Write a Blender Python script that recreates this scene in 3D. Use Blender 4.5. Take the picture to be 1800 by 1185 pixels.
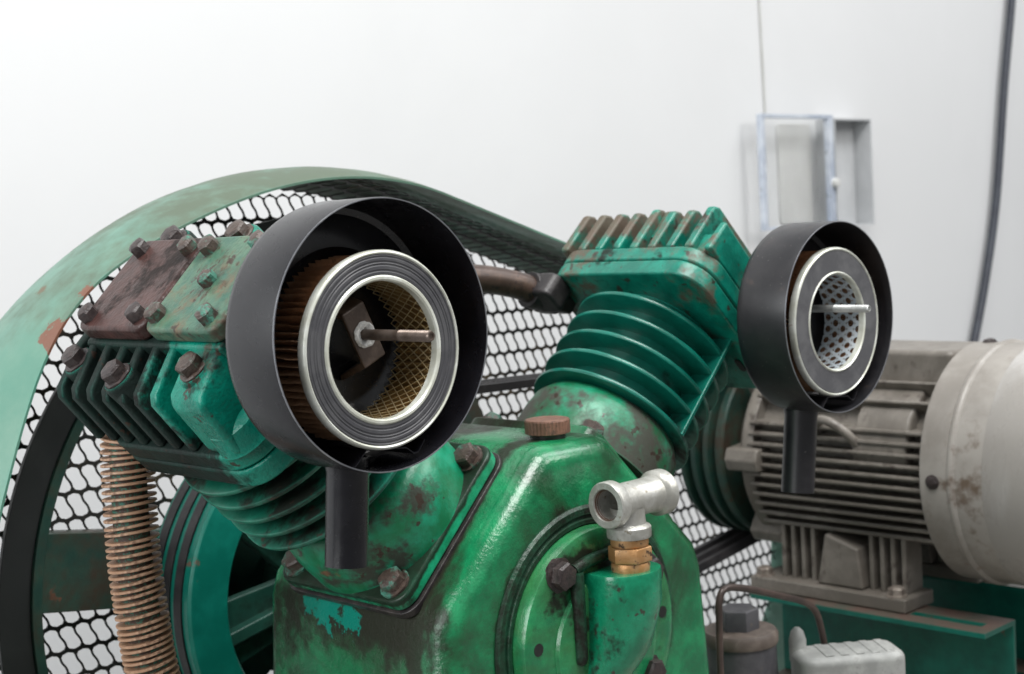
import bpy, bmesh, math, random
from mathutils import Vector, Matrix
random.seed(7)
PI = math.pi
scene = bpy.context.scene
for o in list(bpy.data.objects): bpy.data.objects.remove(o)
C = scene.collection

# ------------------------------------------------------------------ camera
cam_d = bpy.data.cameras.new('camera'); cam = bpy.data.objects.new('camera', cam_d); C.objects.link(cam)
fw = Vector((0.694, 0.716, -0.0763)).normalized()
rt = Vector((0.714, -0.698, -0.0548)); rt = (rt - fw * rt.dot(fw)).normalized()
up = rt.cross(fw)
cam.matrix_world = Matrix(((rt.x, up.x, -fw.x, -1.0175), (rt.y, up.y, -fw.y, -1.0091), (rt.z, up.z, -fw.z, 0.292), (0, 0, 0, 1)))
cam_d.sensor_width = 36; cam_d.lens = 51.93; cam_d.clip_start = 0.02; cam_d.clip_end = 200
cam_d.dof.use_dof = True; cam_d.dof.focus_distance = 1.22; cam_d.dof.aperture_fstop = 9.5
scene.camera = cam

# ------------------------------------------------------------------ world, lights, exposure
w = bpy.data.worlds.new('World'); scene.world = w; w.use_nodes = True
wn, wl = w.node_tree.nodes, w.node_tree.links; bg = wn['Background']; bg.inputs[1].default_value = 0.62
tc = wn.new('ShaderNodeTexCoord'); sx = wn.new('ShaderNodeSeparateXYZ'); rp = wn.new('ShaderNodeValToRGB')     # overcast dome: zenith three times the horizon, dull ground below
wl.new(tc.outputs['Generated'], sx.inputs[0]); mr = wn.new('ShaderNodeMapRange'); mr.inputs[1].default_value = -1; wl.new(sx.outputs[2], mr.inputs[0]); wl.new(mr.outputs[0], rp.inputs[0]); wl.new(rp.outputs[0], bg.inputs[0])
cr = rp.color_ramp; cr.elements[0].position = 0.0; cr.elements[0].color = (0.10, 0.10, 0.10, 1); cr.elements[1].position = 1.0; cr.elements[1].color = (1.02, 1.05, 1.10, 1)
for p_, c_ in ((0.47, (0.14, 0.14, 0.14, 1)), (0.52, (0.49, 0.50, 0.51, 1))): e = cr.elements.new(p_); e.color = c_
def area(name, loc, target, sx, sy, power, col=(1, 1, 1)):
    d = bpy.data.lights.new(name, 'AREA'); d.shape = 'RECTANGLE'; d.size = sx; d.size_y = sy; d.energy = power; d.color = col
    o = bpy.data.objects.new(name, d); C.objects.link(o); o.location = loc
    o.rotation_euler = (Vector(target) - Vector(loc)).to_track_quat('-Z', 'Y').to_euler(); return o
area('overhead_softbox', (-0.3, -0.92, 2.6), (-0.2, -0.85, 0), 1.6, 1.2, 98, (1, 0.99, 0.97))
area('front_softbox', (2.1, -2.6, 2.3), (0.4, 0.2, 0), 1.6, 1.4, 62, (1, 0.98, 0.95))
area('wall_softbox', (2.5, -0.9, 3.0), (2.4, 0.95, 0.2), 3.0, 1.0, 64, (0.97, 0.99, 1))
area('left_wall_fill', (-2.3, 0.05, 0.75), (0.6, 0.95, -0.15), 1.4, 1.4, 44, (0.97, 0.99, 1))  # added fill lamp, brightens the wall behind the mesh
vs = scene.view_settings; vs.view_transform = 'Standard'; vs.look = 'None'; vs.exposure = 0.04; vs.gamma = 1.0

# ------------------------------------------------------------------ object helpers
def link(o, parent=None):
    C.objects.link(o)
    if parent: o.parent = parent
    return o
def wloc(o):
    v = Vector((0, 0, 0))
    while o: v += o.location; o = o.parent
    return v
def tag(o, label=None, cat=None, group=None, kind=None):
    if label: o['label'] = label
    if cat: o['category'] = cat
    if group: o['group'] = group
    if kind: o['kind'] = kind
    return o
def thing(name, label, cat, loc, group=None):
    o = bpy.data.objects.new(name, None); link(o); o.location = loc; o.empty_display_size = 0.02
    return tag(o, label, cat, group)
def obj(name, bm, mat, parent=None, bevel=0, seg=2, angle=38, recalc=True):
    """bm is in world coordinates; the mesh becomes local to its parent."""
    if recalc: bmesh.ops.recalc_face_normals(bm, faces=bm.faces)
    if parent: bmesh.ops.translate(bm, verts=bm.verts, vec=-wloc(parent))
    me = bpy.data.meshes.new(name); bm.to_mesh(me); bm.free()
    me.polygons.foreach_set('use_smooth', [True] * len(me.polygons))
    me.set_sharp_from_angle(angle=math.radians(angle))
    me.materials.append(mat)
    o = link(bpy.data.objects.new(name, me), parent)
    if bevel:
        m = o.modifiers.new('bevel', 'BEVEL'); m.width = bevel; m.segments = seg; m.limit_method = 'ANGLE'
        m.angle_limit = math.radians(angle); m.harden_normals = True
    return o
def place(name, me, parent, origin, ax, roll=0.0, scale=1.0):
    """a copy of a shared mesh whose local z points along ax, given in world coordinates"""
    o = link(bpy.data.objects.new(name, me), parent)
    q = Vector(ax).to_track_quat('Z', 'Y').to_matrix().to_4x4()
    o.matrix_local = Matrix.Translation(Vector(origin) - (wloc(parent) if parent else Vector())) @ q @ Matrix.Rotation(roll, 4, 'Z') @ Matrix.Scale(scale, 4)
    return o

# ------------------------------------------------------------------ shape helpers
def I(a, b, c): return Vector((a, b, c))
CR = Vector((0, 0, -0.112)); S = math.sqrt(0.5)
R1, T1 = Vector((-S, 0, S)), Vector((-S, 0, -S))
R2, T2 = Vector((S, 0, S)), Vector((S, 0, -S))
def F1(t, y, r): return CR + T1 * t + R1 * r + Vector((0, y, 0))
def F2(t, y, r): return CR + T2 * t + R2 * r + Vector((0, y, 0))
def box(bm, a0, a1, b0, b1, c0, c1, f=I, taper=0.0):
    v = [bm.verts.new(f(*p)) for p in ((a0, b0, c0), (a1, b0, c0), (a1, b1, c0), (a0, b1, c0))]
    ta, tb = taper * 0, taper
    v += [bm.verts.new(f(*p)) for p in ((a0 + ta, b0 + tb, c1), (a1 - ta, b0 + tb, c1), (a1 - ta, b1 - tb, c1), (a0 + ta, b1 - tb, c1))]
    for q in ((0, 3, 2, 1), (4, 5, 6, 7), (0, 1, 5, 4), (1, 2, 6, 5), (2, 3, 7, 6), (3, 0, 4, 7)): bm.faces.new([v[i] for i in q])
def prism(bm, poly, h0, h1, f):
    """poly in (u, v), extruded from h0 to h1; f(u, v, h) gives the point"""
    a = [bm.verts.new(f(u, v, h0)) for u, v in poly]; b = [bm.verts.new(f(u, v, h1)) for u, v in poly]
    bm.faces.new(a); bm.faces.new(b); n = len(poly)
    for i in range(n): bm.faces.new((a[i], a[(i + 1) % n], b[(i + 1) % n], b[i]))
def rrect(u0, u1, v0, v1, r, n=6):
    P = []
    for cx, cy, a0 in ((u1 - r, v1 - r, 0), (u0 + r, v1 - r, PI / 2), (u0 + r, v0 + r, PI), (u1 - r, v0 + r, 1.5 * PI)):
        for k in range(n + 1): a = a0 + PI / 2 * k / n; P.append((cx + r * math.cos(a), cy + r * math.sin(a)))
    return P
def basis(ax):
    ax = Vector(ax).normalized(); u = ax.cross(Vector((0, 0, 1)))
    if u.length < 1e-4: u = Vector((1, 0, 0))
    u.normalize(); return ax, u, u.cross(ax)
def lathe(bm, c, ax, prof, seg=48, closed=False):
    """prof: (radius, height along ax)"""
    c = Vector(c); ax, u, v = basis(ax); rings = []
    for r, h in prof:
        if r < 1e-6: rings.append([bm.verts.new(c + ax * h)])
        else: rings.append([bm.verts.new(c + ax * h + (u * math.cos(2 * PI * k / seg) + v * math.sin(2 * PI * k / seg)) * r) for k in range(seg)])
    pairs = list(zip(rings, rings[1:])) + ([(rings[-1], rings[0])] if closed else [])
    for A, B in pairs:
        for k in range(seg):
            j = (k + 1) % seg
            if len(A) == 1 and len(B) == 1: continue
            if len(A) == 1: bm.faces.new((A[0], B[j], B[k]))
            elif len(B) == 1: bm.faces.new((A[k], A[j], B[0]))
            else: bm.faces.new((A[k], A[j], B[j], B[k]))
def tube(bm, pts, rad, seg=12, cap=True):
    pts = [Vector(p) for p in pts]; rings = []; u = None
    for i, p in enumerate(pts):
        d = (pts[min(i + 1, len(pts) - 1)] - pts[max(i - 1, 0)]).normalized()
        if u is None: _, u, _ = basis(d)
        u = (u - d * u.dot(d)).normalized(); v = d.cross(u); r = rad[i] if isinstance(rad, (list, tuple)) else rad
        rings.append([bm.verts.new(p + (u * math.cos(2 * PI * k / seg) + v * math.sin(2 * PI * k / seg)) * r) for k in range(seg)])
    for A, B in zip(rings, rings[1:]):
        for k in range(seg): bm.faces.new((A[k], A[(k + 1) % seg], B[(k + 1) % seg], B[k]))
    if cap: bm.faces.new(rings[0]); bm.faces.new(rings[-1])
def smooth(pts, n=8):
    """Catmull-Rom through the points"""
    P = [Vector(p) for p in pts]; P = [2 * P[0] - P[1]] + P + [2 * P[-1] - P[-2]]; out = []
    for i in range(1, len(P) - 2):
        for k in range(n):
            t = k / n; a, b, c, d = P[i - 1:i + 3]
            out.append(0.5 * (2 * b + (c - a) * t + (2 * a - 5 * b + 4 * c - d) * t * t + (3 * b - a - 3 * c + d) * t ** 3))
    out.append(P[-2]); return out
def hex_mesh(name, mat, R=0.0105, h=0.011, washer=True, dome=0.0015):
    bm = bmesh.new()
    prof = [(R, 0), (R, h * 0.82), (R * 0.84, h), (R * 0.5, h + dome * 0.7), (0, h + dome)]
    lathe(bm, (0, 0, 0), (0, 0, 1), [(0, -0.002)] + [(R, -0.002)] + prof, seg=6)
    if washer: lathe(bm, (0, 0, 0), (0, 0, 1), [(0, -0.003), (R * 1.22, -0.003), (R * 1.22, 0.0012), (R * 1.1, 0.0018), (0, 0.0018)], seg=20)
    for v in bm.verts: v.co += Vector((random.uniform(-1, 1), random.uniform(-1, 1), random.uniform(-1, 1))) * R * 0.045     # battered, not machine-perfect
    bmesh.ops.recalc_face_normals(bm, faces=bm.faces)
    me = bpy.data.meshes.new(name); bm.to_mesh(me); bm.free(); me.materials.append(mat)
    me.polygons.foreach_set('use_smooth', [True] * len(me.polygons)); me.set_sharp_from_angle(angle=math.radians(25))
    return me
def hole_cells(bm, cells, ring, hole, f, thick):
    """perforated sheet: every cell is the outline 'ring' with the opening 'hole' (same point count) at offset (a, b)"""
    n = len(ring)
    for a, b in cells:
        O = [bm.verts.new(f(a + x, b + y, 0)) for x, y in ring]; H = [bm.verts.new(f(a + x, b + y, 0)) for x, y in hole]
        K = [bm.verts.new(f(a + x, b + y, thick)) for x, y in hole]
        for i in range(n):
            j = (i + 1) % n
            bm.faces.new((O[i], O[j], H[j], H[i])); bm.faces.new((H[i], H[j], K[j], K[i]))

# ------------------------------------------------------------------ materials
class NT:
    def __init__(self, name):
        self.m = bpy.data.materials.new(name); self.m.use_nodes = True; self.t = self.m.node_tree; self.n = self.t.nodes
        self.bsdf = self.n['Principled BSDF']
    def add(self, typ, **kw):
        x = self.n.new(typ)
        for k, v in kw.items(): setattr(x, k, v)
        return x
    def lk(self, a, b): self.t.links.new(a, b)
    def val(self, sock, v):
        if hasattr(v, 'is_linked') or hasattr(v, 'links'): self.lk(v, sock)
        else: sock.default_value = v
    def math(self, op, a, b=None, c=None, clamp=False):
        x = self.add('ShaderNodeMath', operation=op, use_clamp=clamp)
        for i, v in enumerate((a, b, c)):
            if v is not None: self.val(x.inputs[i], v)
        return x.outputs[0]
    def step(self, v, lo, hi):
        x = self.add('ShaderNodeMapRange', interpolation_type='SMOOTHSTEP'); self.val(x.inputs[0], v)
        x.inputs[1].default_value = lo; x.inputs[2].default_value = hi; return x.outputs[0]
    def mix(self, f, a, b):
        x = self.add('ShaderNodeMix', data_type='RGBA'); self.val(x.inputs[0], f)
        for s, v in ((x.inputs[6], a), (x.inputs[7], b)):
            if isinstance(v, tuple): s.default_value = (*v, 1) if len(v) == 3 else v
            else: self.lk(v, s)
        return x.outputs[2]
    def noise(self, vec, scale, detail=6, rough=0.6, dist=0.0):
        x = self.add('ShaderNodeTexNoise'); self.lk(vec, x.inputs['Vector']); x.inputs['Scale'].default_value = scale
        x.inputs['Detail'].default_value = detail; x.inputs['Roughness'].default_value = rough; x.inputs['Distortion'].default_value = dist
        return x.outputs['Fac']
    def coords(self, off=(0, 0, 0), rnd=False, scl=(1, 1, 1)):
        tc = self.add('ShaderNodeTexCoord'); mp = self.add('ShaderNodeMapping'); self.lk(tc.outputs['Object'], mp.inputs['Vector'])
        mp.inputs['Location'].default_value = off; mp.inputs['Scale'].default_value = scl
        if not rnd: return mp.outputs[0]
        oi = self.add('ShaderNodeObjectInfo'); mu = self.math('MULTIPLY', oi.outputs['Random'], 37.0)
        cb = self.add('ShaderNodeCombineXYZ')
        for i in range(3): self.lk(mu, cb.inputs[i])
        va = self.add('ShaderNodeVectorMath', operation='ADD'); self.lk(mp.outputs[0], va.inputs[0]); self.lk(cb.outputs[0], va.inputs[1])
        return va.outputs[0]
    def bump(self, h, strength, dist=0.001):
        x = self.add('ShaderNodeBump'); x.inputs['Strength'].default_value = strength; x.inputs['Distance'].default_value = dist
        self.lk(h, x.inputs['Height']); self.lk(x.outputs[0], self.bsdf.inputs['Normal']); return x
    def edge(self, radius):
        bv = self.add('ShaderNodeBevel', samples=4); bv.inputs[0].default_value = radius
        ge = self.add('ShaderNodeNewGeometry'); d = self.add('ShaderNodeVectorMath', operation='DOT_PRODUCT')
        self.lk(bv.outputs[0], d.inputs[0]); self.lk(ge.outputs['Normal'], d.inputs[1])
        return self.math('SUBTRACT', 1.0, d.outputs['Value'])

GR = (0.012, 0.0085, 0.0075)      # oily grime
RU = (0.17, 0.062, 0.030)       # rust
def paint(name, c1, c2, off=(0, 0, 0), rnd=False, g=(0.52, 0.66), gs=9, grime=GR, r=(0.66, 0.72), rs=22, rust=RU, rough=0.34,
          bumpy=0.25, bs=260, edge=0.35, edgecol=None, grads=(), spots=(), spec=0.5, grough=0.5, metal=0.0, dust=None, bands=(), rings=(), coat=0.0, rgrads=(), chip=0.0, film=None):
    """worn paint over cast metal: two paint tones, oily grime, rust, edges rubbed of grime and painted lighter like highlights.
    grads: (axis, p0, p1, amount) adds grime along a direction of the part; spots: (centre, radius, colour) a patch of other paint"""
    M = NT(name); co = M.coords(off, rnd)
    n1 = M.noise(co, gs, 8, 0.62, 0.4); n2 = M.noise(co, gs * 3.1, 6, 0.65); n3 = M.noise(co, rs, 7, 0.7)
    col = M.mix(M.step(n2, 0.35, 0.68), c1, c2)
    if film: col = M.mix(M.math('MULTIPLY', M.step(M.noise(co, 6.5, 5, 0.6, 0.6), 0.40, 0.62), film[1]), col, film[0])
    n4 = M.noise(co, gs * 11, 4, 0.6); st = M.noise(M.coords(off, rnd, (1, 1, 0.10)), 42, 4, 0.6)     # fine specks and vertical runs
    gm = M.math('ADD', M.math('ADD', M.math('MULTIPLY', n1, 0.55), M.math('MULTIPLY', n2, 0.20)), M.math('ADD', M.math('MULTIPLY', n4, 0.15), M.math('MULTIPLY', st, 0.10)))
    if grads:
        sp = M.add('ShaderNodeVectorMath', operation='ADD'); M.lk(M.coords(off), sp.inputs[0])
        for ax, p0, p1, amt in grads:
            d = M.add('ShaderNodeVectorMath', operation='DOT_PRODUCT'); M.lk(sp.outputs[0], d.inputs[0]); d.inputs[1].default_value = ax
            mr = M.add('ShaderNodeMapRange'); M.lk(d.outputs['Value'], mr.inputs[0]); mr.inputs[1].default_value = p0; mr.inputs[2].default_value = p1
            gm = M.math('ADD', gm, M.math('MULTIPLY', mr.outputs[0], amt))
    for ax, c0, hw, amt in bands:        # dirt gathered along a seam: distance to a plane of the part
        d = M.add('ShaderNodeVectorMath', operation='DOT_PRODUCT'); M.lk(M.coords(off), d.inputs[0]); d.inputs[1].default_value = ax
        v = M.math('SUBTRACT', 1.0, M.math('DIVIDE', M.math('ABSOLUTE', M.math('SUBTRACT', d.outputs['Value'], c0)), hw), clamp=True)
        gm = M.math('ADD', gm, M.math('MULTIPLY', v, amt))
    for cen, R_, hw, amt in rings:       # dirt gathered round the bearing cover
        f_ = M.add('ShaderNodeVectorMath', operation='MULTIPLY'); M.lk(M.coords(off), f_.inputs[0]); f_.inputs[1].default_value = (1, 0, 1)
        d = M.add('ShaderNodeVectorMath', operation='DISTANCE'); M.lk(f_.outputs[0], d.inputs[0]); d.inputs[1].default_value = cen
        v = M.math('SUBTRACT', 1.0, M.math('DIVIDE', M.math('ABSOLUTE', M.math('SUBTRACT', d.outputs['Value'], R_)), hw), clamp=True)
        gm = M.math('ADD', gm, M.math('MULTIPLY', v, amt))
    gmask = M.step(gm, *g)
    for ax, p0, p1, amt in rgrads:
        d = M.add('ShaderNodeVectorMath', operation='DOT_PRODUCT'); M.lk(M.coords(off), d.inputs[0]); d.inputs[1].default_value = ax
        mr = M.add('ShaderNodeMapRange'); M.lk(d.outputs['Value'], mr.inputs[0]); mr.inputs[1].default_value = p0; mr.inputs[2].default_value = p1
        n3 = M.math('ADD', n3, M.math('MULTIPLY', mr.outputs[0], amt))
    rmask = M.step(n3, *r)
    if edge:
        em = M.math('MULTIPLY', M.step(M.math('ADD', M.edge(0.004), M.math('MULTIPLY', M.math('SUBTRACT', n2, 0.5), 0.25)), 0.05, 0.22), edge)
        gmask = M.math('MULTIPLY', gmask, M.math('SUBTRACT', 1.0, em))
    col = M.mix(M.math('MULTIPLY', rmask, 0.85), col, rust)
    col = M.mix(M.math('MULTIPLY', gmask, 0.93), col, grime)
    if edge: col = M.mix(M.math('MULTIPLY', em, 0.75), col, edgecol or tuple(min(1, x * 1.7 + 0.02) for x in c2))  # edge highlights put into the colour as a lighter tone
    if chip: col = M.mix(M.math('MULTIPLY', M.step(M.math('ADD', M.noise(co, 75, 3, 0.55), M.math('MULTIPLY', n1, 0.25)), 0.80 - chip, 0.82 - chip), 0.9), col, (0.035, 0.022, 0.016))
    for cen, rad, scol in spots:
        d = M.add('ShaderNodeVectorMath', operation='DISTANCE'); M.lk(M.coords(off), d.inputs[0]); d.inputs[1].default_value = cen
        v = M.math('ADD', M.math('DIVIDE', d.outputs['Value'], rad), M.math('MULTIPLY', M.math('SUBTRACT', M.noise(co, 70, 7, 0.68), 0.5), 2.9))
        col = M.mix(M.step(v, 0.78, 0.70), col, scol)
    if dust:
        ge = M.add('ShaderNodeNewGeometry'); sx = M.add('ShaderNodeSeparateXYZ'); M.lk(ge.outputs['Normal'], sx.inputs[0])
        col = M.mix(M.math('MULTIPLY', M.step(sx.outputs[2], 0.2, 0.95), M.math('MULTIPLY', n2, dust[1])), col, dust[0])
    M.lk(col, M.bsdf.inputs['Base Color'])
    ro = M.math('ADD', M.math('MULTIPLY', gmask, grough - rough), M.math('ADD', rough - 0.08, M.math('MULTIPLY', n2, 0.16)))
    ro = M.math('ADD', ro, M.math('MULTIPLY', rmask, 0.25), clamp=True); M.lk(ro, M.bsdf.inputs['Roughness'])
    M.lk(M.math('SUBTRACT', spec, M.math('MULTIPLY', gmask, spec * 0.62)), M.bsdf.inputs['Specular IOR Level']); M.bsdf.inputs['Metallic'].default_value = metal
    M.lk(M.math('MULTIPLY', M.math('SUBTRACT', 1.0, M.math('MULTIPLY', gmask, 0.7)), coat), M.bsdf.inputs['Coat Weight'])
    M.bsdf.inputs['Coat Roughness'].default_value = 0.16
    h = M.math('ADD', M.noise(co, bs, 3, 0.6), M.math('ADD', M.math('MULTIPLY', M.noise(co, bs * 0.3, 3, 0.5), 1.2), M.math('MULTIPLY', gmask, 0.5)))
    M.bump(h, bumpy, 0.0012)
    return M.m
def plain(name, c1, c2, rough=0.4, scale=30, off=(0, 0, 0), rnd=False, metal=0.0, bumpy=0.08, bs=300, spec=0.5, lo=0.4, hi=0.65, c3=None, c3t=(0.62, 0.7), scl=(1, 1, 1), speck=None):
    M = NT(name); co = M.coords(off, rnd, scl)
    n1 = M.noise(co, scale, 7, 0.62, 0.3); n2 = M.noise(co, scale * 4.3, 5, 0.6)
    col = M.mix(M.step(n1, lo, hi), c1, c2)
    if c3: col = M.mix(M.step(M.math('ADD', M.math('MULTIPLY', n1, 0.5), M.math('MULTIPLY', n2, 0.5)), *c3t), col, c3)
    if speck: col = M.mix(M.step(M.noise(co, 420, 2, 0.5), 0.72, 0.76), col, speck)
    M.lk(col, M.bsdf.inputs['Base Color'])
    M.lk(M.math('ADD', rough - 0.1, M.math('MULTIPLY', n2, 0.2), clamp=True), M.bsdf.inputs['Roughness'])
    M.bsdf.inputs['Metallic'].default_value = metal; M.bsdf.inputs['Specular IOR Level'].default_value = spec
    if bumpy: M.bump(M.math('ADD', M.noise(co, bs, 3, 0.55), n2), bumpy, 0.001)
    return M.m

PB = (0.0, 0.1, -0.40)          # base of the pump
TEAL1, TEAL2 = (0.001, 0.115, 0.080), (0.003, 0.215, 0.150)
GRN1, GRN2 = (0.003, 0.120, 0.045), (0.007, 0.245, 0.090)
X_, Y_, Z_ = (1, 0, 0), (0, 1, 0), (0, 0, 1)
m_case = paint('crankcase_green_paint', GRN1, GRN2, PB, g=(0.555, 0.66), gs=7, chip=0.0, grime=(0.017, 0.016, 0.011), rough=0.24, bumpy=0.5, bs=300, edge=0.25, r=(0.70, 0.76),
               coat=0.35, grough=0.34, grads=[((-1, 0, 0), 0.166, 0.180, 0.085), ((-1, 0, 0.8), 0.090, 0.130, 0.085), ((0, 0, 1), 0.05, 0.080, 0.07)], bands=[((0, 1, 0), 0.004, 0.014, 0.13)], rings=[((0, 0, -0.106), 0.124, 0.014, 0.10)], film=((0.014, 0.046, 0.018), 0.90),
               spots=[((-0.176, 0.125, -0.065), 0.032, (0.0, 0.165, 0.118)), ((-0.176, 0.095, -0.073), 0.02, (0.0, 0.165, 0.118)), ((-0.176, 0.16, -0.063), 0.018, (0.0, 0.15, 0.105))])
m_flange1 = paint('flange_green_paint', (0.004, 0.17, 0.075), (0.010, 0.33, 0.16), PB, g=(0.52, 0.62), gs=10, rough=0.28, bumpy=0.2, bs=300, edge=0.5, edgecol=(0.03, 0.42, 0.24), coat=0.3, grough=0.36, grads=[((-S, 0, S), 0.102, 0.109, 0.22), ((-1, 0, -1), 0.17, 0.23, 0.12)])
m_cover = paint('cover_green_paint', (0.004, 0.135, 0.055), (0.014, 0.235, 0.085), PB, g=(0.565, 0.65), gs=12, chip=0.0, rough=0.26, bumpy=0.22, bs=330, edge=0.4, r=(0.70, 0.75), coat=0.3, film=((0.040, 0.080, 0.016), 0.6), rings=[((0, 0, -0.106), 0.086, 0.022, 0.07), ((-0.02, 0, -0.06), 0.03, 0.03, 0.12)])
m_boss = paint('boss_green_paint', (0.002, 0.14, 0.065), (0.006, 0.23, 0.115), PB, g=(0.595, 0.68), gs=14, chip=0.005, rough=0.25, bumpy=0.2, bs=330, edge=0.3, r=(0.66, 0.70), coat=0.3, grads=[((-1, 0, 0), 0.0, 0.03, 0.12)])
m_cyl = paint('cylinder_teal_paint', (0.001, 0.088, 0.062), (0.003, 0.135, 0.098), PB, g=(0.535, 0.64), gs=8, rough=0.30, bumpy=0.16, bs=220, edge=0.8, edgecol=(0.02, 0.50, 0.37), r=(0.70, 0.76), coat=0.2)
m_cyl1 = paint('cylinder_dark_green_paint', (0.002, 0.075, 0.045), (0.004, 0.125, 0.080), PB, g=(0.47, 0.57), gs=9, chip=0.02, rough=0.34, bumpy=0.2, bs=220, edge=0.75, edgecol=(0.015, 0.36, 0.24), r=(0.68, 0.76), coat=0.2)
m_bell = paint('barrel_green_paint', GRN1, (0.008, 0.24, 0.13), PB, g=(0.49, 0.58), gs=11, chip=0.02, rough=0.32, bumpy=0.22, bs=260, edge=0.2, grime=(0.040, 0.032, 0.028), grads=[((-1, 0, -1), 0.20, 0.30, 0.08)])
m_bell2 = paint('barrel_dusty_paint', GRN1, (0.008, 0.26, 0.14), PB, g=(0.52, 0.64), gs=11, rough=0.34, bumpy=0.18, bs=260, edge=0.2, grime=(0.062, 0.052, 0.046), chip=0.04, grads=[((-S, 0, S), -0.17, -0.05, 0.10)])
m_head2 = paint('head_teal_paint', TEAL1, TEAL2, PB, g=(0.55, 0.63), gs=10, chip=0.03, rough=0.33, bumpy=0.25, bs=240, edge=0.6, edgecol=(0.05, 0.42, 0.31), r=(0.52, 0.68), rs=24, rust=(0.105, 0.056, 0.038), rgrads=[((S, 0.5, S), 0.345, 0.44, 0.17)],
                grads=[((0, 1, 0), 0.06, 0.2, 0.07)])
m_head1 = paint('head_worn_teal_paint', TEAL1, (0.003, 0.210, 0.145), PB, g=(0.525, 0.60), gs=10, chip=0.02, rough=0.28, bumpy=0.6, bs=300, edge=0.5, edgecol=(0.03, 0.36, 0.26), r=(0.59, 0.68), rs=20, rust=(0.055, 0.034, 0.022),
                grads=[((0, 1, 0), 0.02, 0.10, 0.24), ((0, 0, -1), -0.15, -0.06, 0.07)], grime=(0.011, 0.009, 0.0095), spec=0.32)
m_plateD = paint('rusty_dark_plate', (0.032, 0.0145, 0.0125), (0.062, 0.027, 0.023), PB, spec=0.36, g=(0.51, 0.60), gs=14, rough=0.36, bumpy=0.55, bs=240, edge=0.3, edgecol=(0.12, 0.085, 0.08), r=(0.62, 0.72))
m_plateG = paint('weathered_green_plate', (0.024, 0.085, 0.058), (0.070, 0.135, 0.086), PB, spec=0.4, g=(0.535, 0.63), gs=12, chip=0.05, grime=(0.06, 0.034, 0.026), rough=0.38, bumpy=0.45, bs=240, edge=0.3, edgecol=(0.12, 0.3, 0.22), r=(0.47, 0.62), rs=15, rust=(0.135, 0.082, 0.050),
                 grads=[((0, -1, 0), -0.02, 0.05, 0.10)])
m_boltG = paint('bolt_chipped_green', (0.040, 0.027, 0.022), (0.065, 0.044, 0.034), rnd=True, g=(0.64, 0.75), gs=60, rough=0.42, bumpy=0.6, bs=420, edge=0, r=(0.50, 0.62), rs=48, rust=(0.040, 0.19, 0.135))
m_boltD = paint('bolt_grimy_dark', (0.022, 0.016, 0.016), (0.045, 0.032, 0.030), rnd=True, g=(0.58, 0.75), gs=60, rough=0.42, bumpy=0.5, bs=420, edge=0, r=(0.62, 0.68), rs=60, rust=(0.10, 0.06, 0.05))
m_boltS = plain('bolt_bare_steel', (0.20, 0.165, 0.14), (0.34, 0.30, 0.26), 0.45, 90, rnd=True, metal=0.35)
m_seat = paint('oily_seat_ring', (0.012, 0.050, 0.028), (0.010, 0.085, 0.040), PB, g=(0.40, 0.56), gs=16, rough=0.3, bumpy=0.5, bs=320, edge=0.25, edgecol=(0.05, 0.16, 0.09), grough=0.4)
m_oil = plain('oily_seam', (0.018, 0.015, 0.016), (0.045, 0.038, 0.036), 0.32, 60, bumpy=0.3, bs=500)
m_capbrown = plain('oil_cap_brown', (0.12, 0.062, 0.042), (0.21, 0.105, 0.068), 0.5, 70, c3=(0.06, 0.035, 0.028), c3t=(0.52, 0.66), bumpy=0.3)
m_galv = plain('galvanised_steel', (0.36, 0.355, 0.32), (0.52, 0.52, 0.49), 0.36, 45, metal=0.45, c3=(0.24, 0.20, 0.13), c3t=(0.56, 0.66), bumpy=0.25, bs=420)
m_brass = plain('tarnished_brass', (0.42, 0.22, 0.085), (0.52, 0.31, 0.15), 0.40, 55, metal=0.45, c3=(0.07, 0.045, 0.03), c3t=(0.54, 0.62), bumpy=0.2)
m_thread = plain('brown_thread_steel', (0.10, 0.06, 0.045), (0.16, 0.11, 0.09), 0.35, 60, metal=0.7, bumpy=0.1)
m_black = plain('satin_black_paint', (0.0060, 0.0060, 0.0080), (0.0090, 0.0090, 0.0115), 0.25, 25, bumpy=0.03, bs=700, speck=(0.06, 0.06, 0.06))
m_black2 = plain('worn_black_paint', (0.009, 0.009, 0.011), (0.018, 0.017, 0.019), 0.36, 18, c3=(0.045, 0.032, 0.028), c3t=(0.58, 0.68), bumpy=0.06, bs=500, speck=(0.13, 0.12, 0.11))
m_rim = plain('rim_highlight', (0.16, 0.165, 0.18), (0.24, 0.245, 0.26), 0.35, 30, metal=0.5, bumpy=0)  # light caught on the sheet edge, painted as a pale tone
m_rubber = plain('dark_rubber', (0.050, 0.050, 0.056), (0.075, 0.075, 0.080), 0.5, 40, bumpy=0.06)
m_rubber2 = plain('grey_rubber', (0.068, 0.068, 0.074), (0.10, 0.10, 0.105), 0.6, 40, bumpy=0.15)
m_zinc = plain('zinc_rim', (0.55, 0.56, 0.48), (0.74, 0.76, 0.70), 0.32, 40, metal=0.25, c3=(0.30, 0.16, 0.09), c3t=(0.62, 0.68), bumpy=0.08)
m_zinc2 = plain('perforated_zinc', (0.55, 0.61, 0.65), (0.68, 0.73, 0.76), 0.35, 40, metal=0.3, bumpy=0.05)
m_paper = plain('brown_filter_paper', (0.36, 0.20, 0.11), (0.52, 0.32, 0.19), 0.75, 35, bumpy=0.2, c3=(0.07, 0.04, 0.025), c3t=(0.57, 0.7))
m_paperI = plain('tan_filter_paper', (0.30, 0.19, 0.075), (0.42, 0.29, 0.13), 0.7, 35, bumpy=0.2)
m_wire = plain('brass_wire', (0.55, 0.44, 0.24), (0.70, 0.60, 0.38), 0.35, 60, metal=0.6, bumpy=0)
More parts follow.
